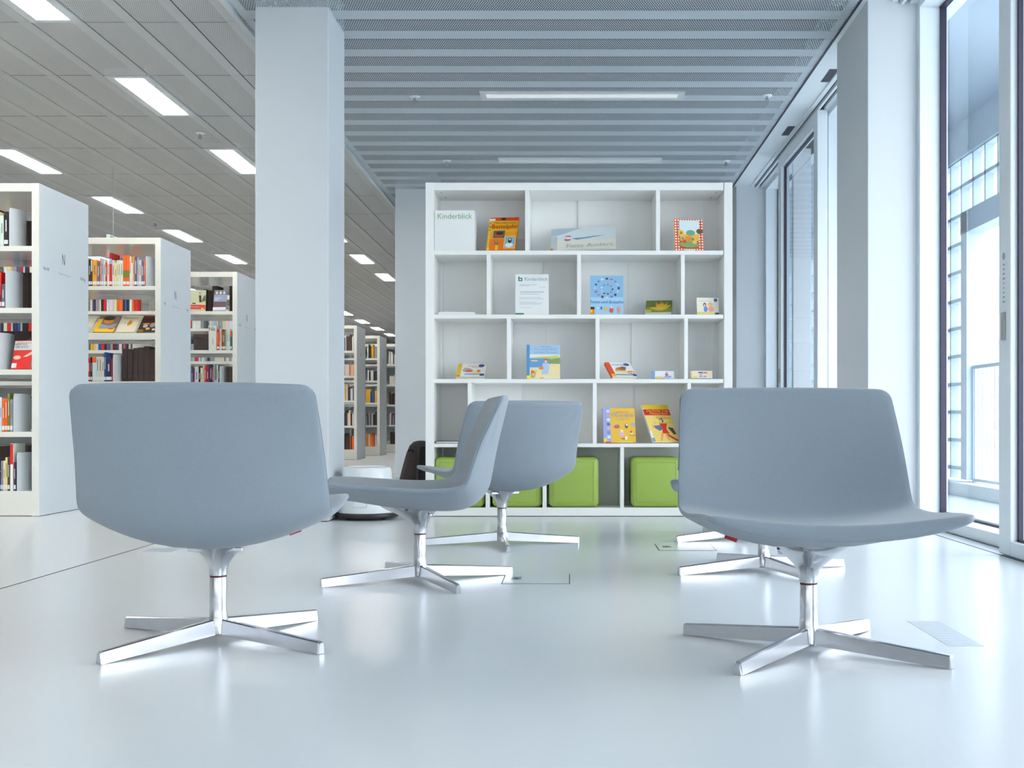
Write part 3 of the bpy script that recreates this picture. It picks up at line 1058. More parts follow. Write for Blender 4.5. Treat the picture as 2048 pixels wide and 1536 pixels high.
# row two
t = thing('paper_stack', 'low stack of white paper lying in the second row', 'paper', (WX(915, YS + 0.08), YS + 0.08, ZR[1]))
for k in range(3):
    pbox('sheet_bundle', -0.125 + 0.002 * k, 0.125 - 0.003 * k, -0.06, 0.2, 0.0065 * k, 0.0065 * (k + 1) - 0.0003, M['paper'], t)
t = thing('flyer', 'white printed sheet with green logo in a clear stand', 'flyer', (WX(1064, YS + 0.05), YS + 0.05, ZR[1]), (-R(6), 0, 0))
pbox('sheet', -0.113, 0.113, 0, 0.001, 0.002, 0.28, M['paper'], t)
pbox('stand', -0.115, 0.115, 0.0012, 0.004, 0.0, 0.282, M['acrylic'], t)
bm = bmesh.new()
GR, GB = 0, 1
for q in ((-.094, .233, -.086, .266), (-.086, .233, -.066, .240), (-.073, .240, -.066, .255), (-.086, .249, -.066, .256)):
    f = bm.faces.new([bm.verts.new((xx, -0.0006, zz)) for xx, zz in ((q[0], q[1]), (q[2], q[1]), (q[2], q[3]), (q[0], q[3]))])
f = bm.faces.new([bm.verts.new((xx, -0.0006, zz)) for xx, zz in ((-.113, .003), (-.055, .003), (-.055, .014), (-.113, .014))])
obj_keep(bm, 'logo', [cm((.25, .50, .42))], t)
bm = bmesh.new()
text_bm(bm, 'Kinderblick', 0.034, MXZ(0.026, -0.0008, .236), 'CENTER', 0)
obj_keep(bm, 'heading', [cm((.45, .60, .66))], t)
bm = bmesh.new()
random.seed(2)
for zz, a, b, hh in ((.207, -.085, .03, .004), (.199, -.085, -.02, .004), (.190, .05, .09, .003), (.155, -.08, .08, .008), (.142, -.08, .05, .004), (.118, -.085, .06, .003), (.110, -.085, .08, .003),
                     (.088, -.085, .03, .003), (.080, -.085, .07, .003), (.072, -.085, .06, .003), (.05, -.085, .0, .003)):
    f = bm.faces.new([bm.verts.new((xx, -0.0006, q)) for xx, q in ((a, zz), (b, zz), (b, zz + hh), (a, zz + hh))])
obj_keep(bm, 'text_lines', [cm((.74, .79, .83))], t)
ring = [('r', 0, 0, 1, .55, (.66, .82, .92)), ('r', 0, .45, 1, 1, (.55, .74, .88))]
pal = [(.25, .25, .4), (.85, .8, .85), (.6, .5, .65), (.85, .5, .45), (.3, .3, .35), (.95, .9, .85), (.5, .55, .7)]
random.seed(8)
for i in range(16):
    a = 2 * math.pi * i / 16
    ring.append(('e', .5 + .36 * math.cos(a), .68 + .24 * math.sin(a), random.uniform(.03, .055), random.uniform(.018, .035), pal[i % 7]))
for i in range(9):
    a = 2 * math.pi * i / 9
    ring.append(('e', .5 + .17 * math.cos(a), .65 + .12 * math.sin(a), .03, .018, pal[(i * 3) % 7]))
ring += [('e', .22, .17, .04, .03, (.9, .9, .8)), ('e', .33, .17, .03, .04, (.35, .4, .7)), ('e', .47, .14, .05, .05, (.95, .75, .3)), ('e', .64, .12, .06, .07, (.9, .35, .2)), ('e', .87, .13, .05, .08, (.95, .6, .6)),
         ('e', .64, .19, .03, .03, (.95, .9, .85)), ('r', 0, .0, .12, .14, (.96, .55, .1)), ('r', 0, .06, .05, .13, (.98, .85, .3)), ('r', 0, .14, .12, .20, (.25, .12, .14))]
book('light blue picture book with a ring of little figures', 1214, ZR[1], 0.222, 0.272, 0.012, 0, 7, 0, (.62, .79, .91), (.5, .68, .82), ring, texts=[(.5, .29, .030, 'Feste und Br\u00e4uche', (.30, .48, .72))])
book('olive green book with yellow spiky shape, lying back on its pages', 1317, ZR[1], 0.180, 0.20, 0.026, 6, 62, 0, (.42, .50, .16), (.85, .82, .7), [
    ('r', 0, 0, 1, .35, (.52, .62, .24)), ('r', 0, 0, .22, .16, (.95, .78, .25)),
    ('p', [(.12, .38), (.40, .42), (.36, .85), (.50, .62), (.60, .92), (.70, .62), (.84, .88), (.82, .55), (.98, .62), (.80, .25), (.62, .10), (.40, .12)], (.95, .74, .12)),
    ('e', .6, .3, .18, .12, (.98, .80, .2)), ('e', .58, .78, .05, .08, (.85, .5, .15)), ('e', .42, .7, .05, .08, (.85, .55, .15)), ('e', .78, .72, .05, .08, (.85, .5, .15))])
KID = lambda: [('r', 0, 0, 1, .16, (.9, .85, .5)), ('r', .82, 0, 1, .12, (.2, .25, .55)), ('e', .36, .58, .07, .12, (.35, .2, .25)), ('e', .36, .55, .045, .08, (.95, .8, .7)), ('e', .62, .6, .12, .13, (.93, .78, .5)),
               ('e', .40, .33, .09, .17, (.45, .55, .8)), ('e', .65, .33, .14, .17, (.95, .65, .6)), ('e', .86, .86, .08, .1, (.3, .4, .65)), ('r', .12, .78, .7, .82, (.85, .85, .85))]
book('small cream book with two drawn children in a clear stand', 1416, ZR[1], 0.150, 0.118, 0.016, -4, 8, 0, (.95, .93, .86), (.95, .6, .2), KID())
t = thing('acrylic_stand', 'clear acrylic stand plate rising behind the small cream book', 'stand', (WX(1415, YS + 0.12), YS + 0.12, ZR[1]), (-R(8), 0, 0))
pbox('plate', -0.054, 0.054, 0, 0.003, 0, 0.165, M['acrylic'], t)
pbox('foot', -0.054, 0.054, -0.03, 0.0, 0, 0.003, M['acrylic'], t)
# row three
TOY = lambda a, b: [('r', 0, 0, .15, 1, a), ('r', 0, 0, .16, .1, (.93, .5, .15)), ('e', .84, .84, .11, .11, (.25, .32, .6)), ('r', .38, .80, .68, .83, (.8, .5, .45)), ('r', .5, .70, .9, .73, (.75, .6, .6)),
                    ('e', .36, .50, .16, .16, (.62, .70, .85)), ('e', .45, .44, .13, .10, (.93, .42, .2)), ('e', .30, .62, .06, .08, (.9, .7, .4)), ('e', .70, .30, .18, .10, b), ('e', .78, .42, .07, .10, (.93, .55, .25)), ('r', .3, .14, 1, .22, (.55, .66, .85)), ('r', .85, .05, 1, .2, (.2, .3, .6))]
book('white board book with yellow spine lying back in the third row', 939, ZR[2], 0.193, 0.15, 0.022, 5, 52, 0, (.95, .94, .90), (.95, .78, .2), TOY((.95, .78, .2), (.95, .86, .6)))
book('blue picture book with a child on a beach, third row', 1087, ZR[2], 0.226, 0.234, 0.014, -3, 7, 0, (.75, .84, .90), (.30, .52, .75), [
    ('r', 0, 0, .09, 1, (.35, .57, .78)), ('r', .09, .72, 1, 1, (.66, .80, .90)), ('r', .09, .60, 1, .72, (.86, .91, .90)), ('p', [(.09, .62), (.6, .66), (.95, .68), (1, .6), (.5, .58), (.09, .6)], (.82, .80, .35)),
    ('r', .09, .34, .72, .60, (.40, .62, .80)), ('p', [(.62, .56), (1, .62), (1, .42), (.70, .45)], (.55, .64, .40)), ('p', [(.09, 0), (1, 0), (1, .44), (.7, .44), (.5, .36), (.09, .30)], (.94, .88, .68)),
    ('e', .23, .53, .11, .025, (.9, .75, .7)), ('e', .57, .54, .055, .05, (.85, .42, .2)), ('e', .57, .51, .04, .035, (.95, .8, .7)), ('p', [(.48, .46), (.66, .46), (.68, .34), (.63, .14), (.44, .14)], (.72, .80, .90)), ('e', .43, .32, .075, .05, (.95, .55, .15)),
    ('p', [(.66, .44), (.85, .38), (.84, .36), (.64, .40)], (.95, .8, .68)), ('p', [(.1, .02), (.14, .30), (.2, .05)], (.75, .72, .4)), ('p', [(.16, .02), (.3, .28), (.24, .04)], (.8, .7, .4)), ('e', .18, .20, .06, .05, (.93, .45, .2)),
    ('r', .0, .0, .12, .10, (.98, .88, .3)), ('r', .4, .02, .62, .04, (.9, .55, .3)), ('r', .5, .02, .98, .07, (.96, .92, .78))],
     texts=[(.56, .84, .022, 'Mein erstes Buch', (.70, .62, .80)), (.56, .755, .017, 'vom Neuen Testament', (.66, .60, .78)), (.54, .935, .009, 'erz\u00e4hlt und gemalt', (.3, .4, .6))])
book('white board book with orange spine and a dog, lying back', 1250, ZR[2], 0.186, 0.165, 0.022, -22, 52, 0, (.94, .95, .95), (.90, .30, .12), [
    ('r', 0, 0, .17, 1, (.92, .32, .12)), ('r', 0, 0, .18, .18, (.97, .75, .2)), ('e', .82, .85, .12, .10, (.28, .36, .62)), ('e', .5, .52, .20, .13, (.70, .42, .25)), ('e', .36, .46, .10, .12, (.80, .55, .35)), ('e', .62, .62, .12, .08, (.6, .35, .2)),
    ('e', .5, .34, .3, .08, (.96, .85, .6)), ('e', .84, .30, .14, .11, (.95, .52, .2)), ('e', .80, .30, .04, .04, Wt), ('e', .89, .27, .04, .04, Wt), ('r', .2, .08, 1, .18, (.60, .70, .66)), ('r', .85, .04, 1, .18, (.2, .3, .6))],
     texts=[(.5, .76, .022, 'Unser Hund', (.3, .4, .7))])
book('small book with blue spine and seated child behind clear plastic', 1326, ZR[2], 0.152, 0.054, 0.03, 0, 6, 0, (.88, .90, .92), (.55, .68, .82), [
    ('r', 0, 0, .14, 1, (.50, .66, .82)), ('r', .16, .0, .42, .28, (.93, .85, .4)), ('r', .2, .3, .95, .9, (.93, .93, .93)), ('e', .66, .55, .07, .22, (.55, .45, .6)), ('e', .66, .72, .05, .16, (.85, .65, .6)), ('e', .72, .25, .16, .16, (.65, .68, .85)), ('r', .42, 0, .6, .2, (.95, .75, .65))])
book('small beige book with blue and red title, end of third row', 1403.5, ZR[2], 0.146, 0.052, 0.03, -2, 10, 0, (.93, .88, .78), (.93, .88, .78), [
    ('r', .06, .02, .3, .26, (.92, .84, .42)), ('r', .34, .68, .56, .86, (.35, .38, .62)), ('r', .58, .66, .76, .84, (.85, .45, .4)), ('r', .4, .42, .52, .56, (.85, .5, .5)), ('r', .38, .14, .52, .34, (.55, .66, .82)), ('r', .58, .14, .72, .34, (.55, .66, .82)), ('r', .0, .0, .05, 1, (.9, .75, .55))])
# row four
tb = thing('picture_book', 'thin grey book lying flat at the left end of the fourth row', 'book', (WX(910, YS + 0.05), YS + 0.05, ZR[3] + 0.0005), group='picture books on the white display shelf')
pbox('cover', -0.125, 0.075, -0.04, 0.19, 0.0, 0.003, cm((.35, .33, .38)), tb)
pbox('cover', -0.125, 0.075, -0.04, 0.19, 0.011, 0.014, cm((.42, .40, .45)), tb)
pbox('pages', -0.122, 0.073, -0.038, 0.188, 0.003, 0.011, M['paper'], tb)
pbox('spine', -0.132, -0.125, -0.04, 0.19, 0, 0.014, cm((.62, .5, .3)), tb)
wa = [('r', 0, 0, .235, 1, (.62, .66, .86)), ('r', 0, 0, .11, .13, (.94, .84, .3)), ('r', .04, .0, .22, .03, (.9, .25, .15)), ('r', .42, .0, .9, .02, (.96, .9, .65))]
for k in range(7):
    wa.append(('e', .165, .16 + .125 * k, .055, .045, [(.85, .88, .93), (.5, .55, .8), (.88, .7, .75), (.35, .4, .6), (.9, .88, .9), (.9, .6, .5), (.82, .85, .92)][k]))
wa += [('e', .42, .46, .09, .05, (.85, .30, .35)), ('e', .44, .49, .06, .03, (.45, .5, .75)), ('e', .72, .48, .05, .07, (.35, .35, .4)), ('e', .73, .51, .03, .03, Wt), ('e', .56, .26, .09, .09, (.90, .72, .80)), ('e', .57, .34, .05, .04, (.95, .88, .6)),
       ('r', .55, .1, .75, .12, (.25, .2, .15)), ('e', .70, .13, .04, .05, Wt), ('e', .87, .27, .06, .06, (.93, .85, .5)), ('e', .86, .31, .04, .03, (.85, .35, .2)), ('r', .8, .2, .98, .215, (.6, .45, .2)), ('e', .935, .52, .06, .055, (.68, .70, .85)), ('r', .42, .88, .82, .9, (.9, .6, .15))]
book('yellow book with lavender spine strip and title Warum', 1240, ZR[3], 0.222, 0.238, 0.02, -9, 12, 0, (.93, .74, .20), (.60, .64, .86), wa,
     texts=[(.60, .745, .048, 'Warum', (.70, .70, .84)), (.60, .645, .024, 'ist das so?', (.80, .72, .66))])
book('yellow yoga book with red banner, right end of the fourth row', 1333, ZR[3], 0.222, 0.288, 0.012, -33, 28, 0, (.93, .80, .42), (.90, .92, .92), [
    ('r', 0, .88, 1, 1, (.86, .74, .15)), ('r', 0, .02, .07, .9, (.92, .93, .92)), ('r', .0, .72, 1, .88, (.80, .14, .08)), ('r', 0, .3, 1, .72, (.93, .82, .45)), ('r', .2, .52, .98, .525, (.6, .45, .2)), ('r', .30, .3, .31, .72, (.75, .6, .3)),
    ('e', .20, .42, .06, .05, (.88, .70, .5)), ('p', [(.22, .44), (.50, .46), (.55, .36), (.40, .30), (.24, .37)], (.40, .42, .58)), ('e', .56, .58, .08, .065, (.45, .25, .15)), ('e', .54, .57, .05, .05, (.90, .72, .55)),
    ('p', [(.44, .50), (.74, .50), (.66, .36), (.72, .22), (.46, .24), (.52, .38)], (.85, .16, .10)), ('p', [(.72, .40), (.92, .38), (.98, .22), (.88, .2), (.80, .30)], (.25, .24, .32)), ('p', [(.62, .24), (.98, .06), (.96, .02), (.56, .2)], (.75, .22, .1)),
    ('p', [(.42, .26), (.32, .04), (.36, .04), (.5, .24)], (.85, .62, .4)), ('p', [(.56, .24), (.60, .06), (.66, .06), (.64, .24)], (.85, .62, .4)), ('r', .0, .02, .1, .12, (.45, .62, .75)), ('r', .14, .0, .32, .02, (.93, .45, .1)), ('r', 0, 0, 1, .02, (.9, .88, .78)),
    ('r', .38, .66, .78, .67, (.5, .4, .2)), ('r', .38, .63, .95, .64, (.6, .48, .25))],
     texts=[(.52, .81, .027, 'Das Kinder Yoga', (.95, .75, .35)), (.55, .735, .027, 'Mitmach Buch', (.95, .75, .35))])

# ------------------------------------------------------------------ stool and bag
t = thing('step_stool', 'round white plastic step stool with black rubber ring beside the pillar', 'stool', (-1.338, 7.70, 0))
bm = bmesh.new()
lathe(bm, [(0.185, 0.012), (0.2, 0.016), (0.206, 0.026), (0.203, 0.040), (0.19, 0.046), (0.17, 0.046)], 48)
obj('rubber_ring', bm, M['rubber'], t, True)
bm = bmesh.new()
lathe(bm, [(0.15, 0.040), (0.188, 0.042), (0.186, 0.060), (0.182, 0.130), (0.178, 0.20), (0.172, 0.206), (0.166, 0.209), (0.163, 0.226), (0.160, 0.30), (0.156, 0.328), (0.148, 0.338), (0.13, 0.341), (0.02, 0.341)], 48)
obj('body', bm, M['plastic'], t, True)
bm = bmesh.new()
lathe(bm, [(0.02, 0.3405), (0.12, 0.3405), (0.124, 0.343), (0.118, 0.3445), (0.02, 0.3445)], 40)
obj('tread', bm, M['plastic'], t, True)
bm = bmesh.new()
for a, b, c, d in ((-0.062, -0.056, 0.085, 0.15), (0.026, 0.032, 0.085, 0.15), (-0.062, 0.032, 0.085, 0.09), (-0.062, 0.032, 0.145, 0.15)):
    rbox(bm, a, b, -0.188, -0.170, c, d, 0.002)
obj('step_recess', bm, M['bookend'], t)
for k in range(3):
    a = R(90 + 120 * k)
    bm = bmesh.new()
    tube(bm, (0.13 * math.cos(a) - 0.012, 0.13 * math.sin(a), 0.0165), (0.13 * math.cos(a) + 0.012, 0.13 * math.sin(a), 0.0165), 0.0165, 14)
    obj('castor', bm, M['rubber'], t, True)

t = thing('backpack', 'dark brown canvas bag leaning at the left side of the display shelf', 'bag', (-1.10, 8.42, 0))
bm = bmesh.new()
rr = []
for f, w, d, sx_ in ((0, .10, .12, -.045), (.03, .115, .13, -.045), (.2, .115, .13, -.035), (.45, .108, .12, -.02), (.65, .098, .11, -.005), (.82, .088, .095, .008), (.93, .072, .075, .015), (.985, .05, .05, .02), (1, .02, .02, .02)):
    z = 0.5 * f
    ring = []
    for k in range(24):
        th = 2 * math.pi * k / 24
        ring.append((sx_ + w * math.copysign(abs(math.cos(th)) ** .6, math.cos(th)), d * math.copysign(abs(math.sin(th)) ** .6, math.sin(th)), z))
    rr.append(ring)
rings(bm, rr)
obj('body', bm, M['bag'], t, True)
bm = bmesh.new()
pts = [(0.045, -0.128, 0.03), (0.05, -0.128, 0.2), (0.055, -0.115, 0.34), (0.058, -0.098, 0.42), (0.06, -0.08, 0.46)]
rings(bm, [[(x + dx, y - dy, z) for dx, dy in ((-0.03, 0), (0.04, 0), (0.04, 0.01), (-0.03, 0.01))] for x, y, z in pts])
obj('open_pocket', bm, M['bagdark'], t)
bm = bmesh.new()
rings(bm, [[(x - 0.04 + dx, y - dy, z) for dx, dy in ((-0.008, 0), (0.008, 0), (0.008, 0.012), (-0.008, 0.012))] for x, y, z in pts])
obj('strap', bm, M['bag'], t)
bm = bmesh.new()
tube(bm, (-0.06, -0.10, 0.425), (-0.035, -0.107, 0.44), 0.006)
tube(bm, (-0.035, -0.107, 0.44), (-0.012, -0.105, 0.42), 0.006)
obj('handle', bm, M['bagdark'], t, True)

# ------------------------------------------------------------------ library bookcases
XR = -3.57
LEVEL = [1.816, 1.400, 0.986, 0.568, 0.171]
LVN = ['top', 'second', 'third', 'fourth', 'bottom']
BCN = ['nearest bookcase', 'second bookcase', 'third bookcase', 'fourth bookcase', 'fifth bookcase', 'bookcase right of the pillar', 'second bookcase right of the pillar', 'farthest bookcase']
BY = [7.885 + 2.333 * k for k in range(8)]
SHT = 0.0355


def bookcase(k):
    lab = ['nearest white bookcase with letter N on its end panel, cut off by the frame', 'second white bookcase with letter N on its end panel', 'third white bookcase, beside the big pillar, letter N on its end',
           'fourth white bookcase, glimpsed through the third one', 'white bookcase hidden behind the big pillar', 'white bookcase just right of the big pillar', 'second white bookcase right of the big pillar', 'farthest white bookcase, partly behind the far pillar'][k]
    t = thing('bookcase', lab, 'bookcase', (XR, BY[k], 0), group='white library bookcases')
    Lb, D = (2.1, 0.80)
    pbox('end_panel', -0.05, 0, 0, D, 0.003, 2.236, M['bcend'], t, 0.003)
    pbox('end_panel', -Lb, -Lb + 0.05, 0, D, 0.003, 2.236, M['bcend'], t, 0.003)
    pbox('edge_strip', -0.05, -0.001, -0.004, 0, 0.003, 2.236, M['bcw'], t)
    pbox('top_panel', -Lb + 0.05, -0.05, -0.003, D, 2.180, 2.236, M['bcw'], t, 0.003)
    pbox('plinth', -Lb + 0.05, -0.05, 0.004, D - 0.004, 0.005, LEVEL[4], M['bcw'], t, 0.002)
    pbox('shadow_gap', -Lb + 0.01, -0.004, 0.006, D - 0.006, 0.0, 0.006, M['seam'], t)
    pbox('upright', -1.07, -1.04, 0.36, 0.44, LEVEL[4], 2.18, M['bcw'], t)
    for i, z in enumerate(LEVEL[:4]):
        if k == 1 and i == 1:
            # sloping display shelf in the first bay
            bm = bmesh.new()
            rings(bm, [[(x, 0.0, z - 0.052), (x, 0.0, z), (x, 0.012, z + 0.008), (x, 0.02, z + 0.002), (x, 0.215, z + 0.172), (x, 0.222, z + 0.165), (x, 0.03, z - 0.052)] for x in (-1.04, -0.05)])
            obj('display_rack', bm, M['bcw'], t)
            pbox('shelf', -Lb + 0.05, -1.07, 0.002, 0.392, z - SHT, z, M['bcw'], t, 0.002)
            pbox('shelf', -1.04, -0.05, 0.41, 0.798, z - SHT, z, M['bcw'], t, 0.002)
            continue
        pbox('shelf', -Lb + 0.05, -0.05, 0.002, 0.392, z - SHT, z, M['bcw'], t, 0.002)
        pbox('shelf', -Lb + 0.05, -0.05, 0.408, 0.798, z - SHT, z, M['bcw'], t, 0.002)
    for z0, z1, s in ((LEVEL[3], LEVEL[2], 1), (LEVEL[2], LEVEL[1], 1)) if k in (0, 1) else ((LEVEL[3], LEVEL[2], 1),):
        bm = bmesh.new()
        tube(bm, (-0.06, 0.40, z1 - 0.05), (-0.55, 0.40, z0 + 0.02), 0.004, 6)
        obj('cross_brace', bm, mat_brace, t)
    # lettering on the end panel
    bm = bmesh.new()
    text_bm(bm, 'N', 0.112, MYZ(0.0006, 0.372, 1.735), 'CENTER', 0, 0.62)
    c = [('Ne-Nf', 'Nf-Ng'), ('Ng', 'Ng'), ('Nh-Ni', 'Nk'), ('Nk', 'Nl'), ('Nl', 'Nm'), ('Nm', 'Nn'), ('Nn', 'No'), ('No', 'Np')][k]
    text_bm(bm, c[0], 0.034, MYZ(0.0006, 0.10, 1.664), 'CENTER', 0)
    text_bm(bm, c[1], 0.034, MYZ(0.0006, 0.70, 1.664), 'CENTER', 0)
    text_bm(bm, 'P\u00e4dagogik | Erziehung | Lernen', 0.0165, MYZ(0.0006, 0.39, 1.664), 'CENTER', 1)
    me = bpy.data.meshes.new('lettering')
    bm.to_mesh(me)
    bm.free()
    me.materials.append(M['print'])
    me.materials.append(M['printg'])
    o = bpy.data.objects.new('lettering', me)
    col.objects.link(o)
    o.parent = t
    return t


mat_brace = mat('brace_wire', (0.16, 0.10, 0.08), 0.5, metal=0.3)
for k in range(8):
    if k != 4:
        bookcase(k)

PAL = {'white': (.90, .91, .90), 'cream': (.88, .85, .74), 'red': (.82, .10, .06), 'orange': (.95, .38, .06), 'yellow': (.93, .68, .10), 'amber': (.95, .62, .02), 'navy': (.14, .15, .28), 'slate': (.36, .38, .50),
       'black': (.12, .09, .10), 'blue': (.12, .32, .62), 'light blue': (.62, .72, .84), 'purple': (.32, .12, .30), 'green': (.42, .50, .12), 'brown': (.30, .21, .19), 'peach': (.92, .68, .50), 'grey': (.60, .61, .63),
       'pale yellow': (.90, .83, .52), 'wine': (.42, .06, .10), 'teal': (.32, .45, .45), 'crimson': (.60, .06, .22)}


def spine_book(k, lv, n, x1, w, h, cname, y_off=0.004, depth=0.18, detail=True, lab=None, lean=0, z=None, row='', band=None):
    """upright book, spine to the aisle; x1 is its right side measured from the bookcase's end (negative)"""
    z = LEVEL[lv] if z is None else z
    label = lab or '%s book, %s from the end panel, %s shelf, %s' % (cname, ORD[n], LVN[lv], BCN[k])
    rnd = random.Random(k * 997 + lv * 131 + n)
    c = cm(tuple(min(1, max(0, v * rnd.uniform(.93, 1.05))) for v in PAL[cname]), 0.5)
    bm = bmesh.new()
    rbox(bm, -w + 0.0004, -0.0004, 0, depth, 0, h, 0.0022, 2)
    o = obj('book', bm, c, None, False, (XR + x1, BY[k] + y_off, z + 0.0003))
    if lean:
        o.rotation_euler = (0, R(lean), 0)
    tag(o, label, 'book', 'books on the %s shelf of the %s' % (LVN[lv], BCN[k]))
    if detail:
        bm = bmesh.new()
        box(bm, -w + 0.003, -0.003, 0.004, depth + 0.0006, 0.004, h + 0.0004)
        obj('pages', bm, M['page'], o)
        bm = bmesh.new()
        box(bm, -w + 0.0012, -0.0012, -0.0008, 0.0001, 0.012, 0.040)
        obj('spine_label', bm, M['paper'], o)
        bm = bmesh.new()
        if band:
            box(bm, -w + 0.001, -0.001, -0.0006, 0.0001, h * band[0], h * band[1])
            obj('colour_band', bm, cm(PAL[band[2]]), o)
        elif w > 0.010:
            dark = sum(PAL[cname]) < 1.5
            box(bm, -w * 0.62, -w * 0.38, -0.0006, 0.0001, h * 0.42, h * rnd.uniform(.7, .9))
            obj('spine_title', bm, cm((.85, .85, .82)) if dark else cm((.45, .42, .42)), o)
        else:
            bm.free()
    return o


def bookend(k, lv, x, h, label, depth=0.22):
    bm = bmesh.new()
    sec = []
    n = 10
    for i in range(n + 1):
        f = i / n
        bulge = 0.028 * math.sin(math.pi * min(1, f * 1.0)) * (1 - 0.4 * f)
        sec.append((0.006 + bulge - 0.012 * (1 - f) ** 3, f * depth))
    rr = []
    for z in (0.0, h - 0.03, h - 0.012, h - 0.004, h):
        cut = 0.012 * max(0, (z - (h - 0.03)) / 0.03) ** 2
        a = [(x_, y_ * (1 - cut * 2) + cut, z) for x_, y_ in sec]
        b = [(x_ - 0.003, y_ * (1 - cut * 2) + cut, z) for x_, y_ in reversed(sec)]
        rr.append(a + b)
    rings(bm, rr)
    o = obj('bookend', bm, M['bookend'], None, True, (XR + x, BY[k] + 0.006, LEVEL[lv] + 0.0003))
    o.location.x += 0.010
    tag(o, label, 'bookend', 'white metal bookends')


def file_box(k, lv, x1, w, h, label, y_off=0.43, depth=0.3, lean=0):
    bm = bmesh.new()
    b = 0.003
    box(bm, -w, -w + b, 0, depth, 0, h)
    box(bm, -b, 0, 0, depth, 0, h)
    box(bm, -w + b, -b, 0, b, 0, h)
    box(bm, -w + b, -b, depth - b, depth, 0, h * 0.6)
    box(bm, -w + b, -b, b, depth - b, 0, b)
    o = obj('magazine_file', bm, M['bfile'], None, False, (XR + x1, BY[k] + y_off, LEVEL[lv] + 0.0005 + w * math.sin(R(abs(lean)))))
    o.rotation_euler = (0, R(lean), 0)
    tag(o, label, 'magazine file', 'dark brown magazine files')
    bm = bmesh.new()
    box(bm, -w * 0.85, -w * 0.15, -0.0006, 0.0002, 0.03, 0.06)
    obj('file_label', bm, cm((.28, .22, .2)), o)


def px_row(k, lv, items, sc_, x0c, org, bottom, skip=0, detail=True, start=0):
    """items: (left, right, top, colour[, band]) in zoomed-crop pixels; right-most counted first"""
    Yp = BY[k] + 0.004
    n = start
    for it in sorted(items, key=lambda q: -q[1]):
        xr = WX(org + it[1] / sc_, Yp) - XR
        w = (it[1] - it[0]) / sc_ / F * Yp
        h = (bottom - it[2]) / sc_ / F * Yp
        spine_book(k, lv, n, xr, w, h, it[3], detail=detail, band=it[4] if len(it) > 4 else None)
        n += 1
    return n


def rand_row(k, lv, xa, xb, seed, cols, hmin=0.19, hmax=0.26, detail=False, n0=0, depth=0.17):
    rnd = random.Random(seed)
    x = xa
    n = n0
    while True:
        w = rnd.choice((0.014, 0.018, 0.022, 0.026, 0.032, 0.04))
        if x - w < xb:
            break
        spine_book(k, lv, n, x, w, rnd.uniform(hmin, hmax), rnd.choice(cols), detail=detail, depth=depth)
        x -= w + 0.0008
        n += 1
    return n


WH = ['white', 'white', 'cream', 'cream', 'grey', 'light blue']
MIX = ['white', 'cream', 'red', 'orange', 'yellow', 'navy', 'slate', 'black', 'blue', 'grey', 'white', 'cream', 'wine']
DK = ['brown', 'black', 'white', 'slate', 'brown', 'grey', 'wine', 'cream', 'navy']
# nearest bookcase
n = px_row(0, 0, [(-60, 8, 700, 'cream'), (8, 78, 785, 'white'), (85, 180, 690, 'black')], 10.97, 0, 0, 1445)
rand_row(0, 0, WX(-8, BY[0]) - XR, -0.34, 11, MIX, detail=True, n0=n)
bookend(0, 0, WX(17, BY[0]) - XR, 0.258, 'white bookend on the top shelf of the nearest bookcase')
n = px_row(0, 1, [(-120, -40, 500, 'white'), (-40, 28, 480, 'red', (.05, .35, 'wine')), (32, 102, 745, 'slate')], 10.97, 0, 0, 1268)
rand_row(0, 1, WX(-12, BY[0]) - XR, -0.34, 12, MIX, detail=True, n0=n)
bookend(0, 1, WX(9.5, BY[0]) - XR, 0.255, 'white bookend on the second shelf of the nearest bookcase')
bookend(0, 2, WX(-2, BY[0]) - XR - 0.02, 0.250, 'white bookend beside the red-and-white book in the nearest bookcase')
n = px_row(0, 3, [(-60, -8, 320, 'cream'), (-8, 20, 320, 'white'), (22, 55, 338, 'orange'), (55, 88, 338, 'orange'), (88, 116, 272, 'green'), (118, 150, 345, 'grey')], 5.91, 0, 0, 728)
bookend(0, 3, WX(25.5, BY[0]) - XR, 0.256, 'white bookend on the fourth shelf of the nearest bookcase')
n = px_row(0, 4, [(-60, 8, 1200, 'navy'), (10, 36, 1072, 'grey'), (36, 62, 1068, 'cream'), (62, 88, 1030, 'pale yellow'), (88, 116, 1030, 'brown'), (118, 156, 865, 'white', (.56, .99, 'red')), (160, 188, 1085, 'purple')], 5.91, 0, 0, 1425)
bookend(0, 4, WX(32.5, BY[0]) - XR, 0.258, 'white bookend on the bottom shelf of the nearest bookcase')
for lv in (0, 1, 2, 4):  # rear rows filled with extra files so the shelf undersides reflect brown
    for q in range(4):
        file_box(0, lv, -0.06 - 0.105 * q, 0.10, 0.29 if lv else 0.24, '%s dark brown magazine file from the end panel, rear of the %s shelf, nearest bookcase' % (ORD[q], LVN[lv]))
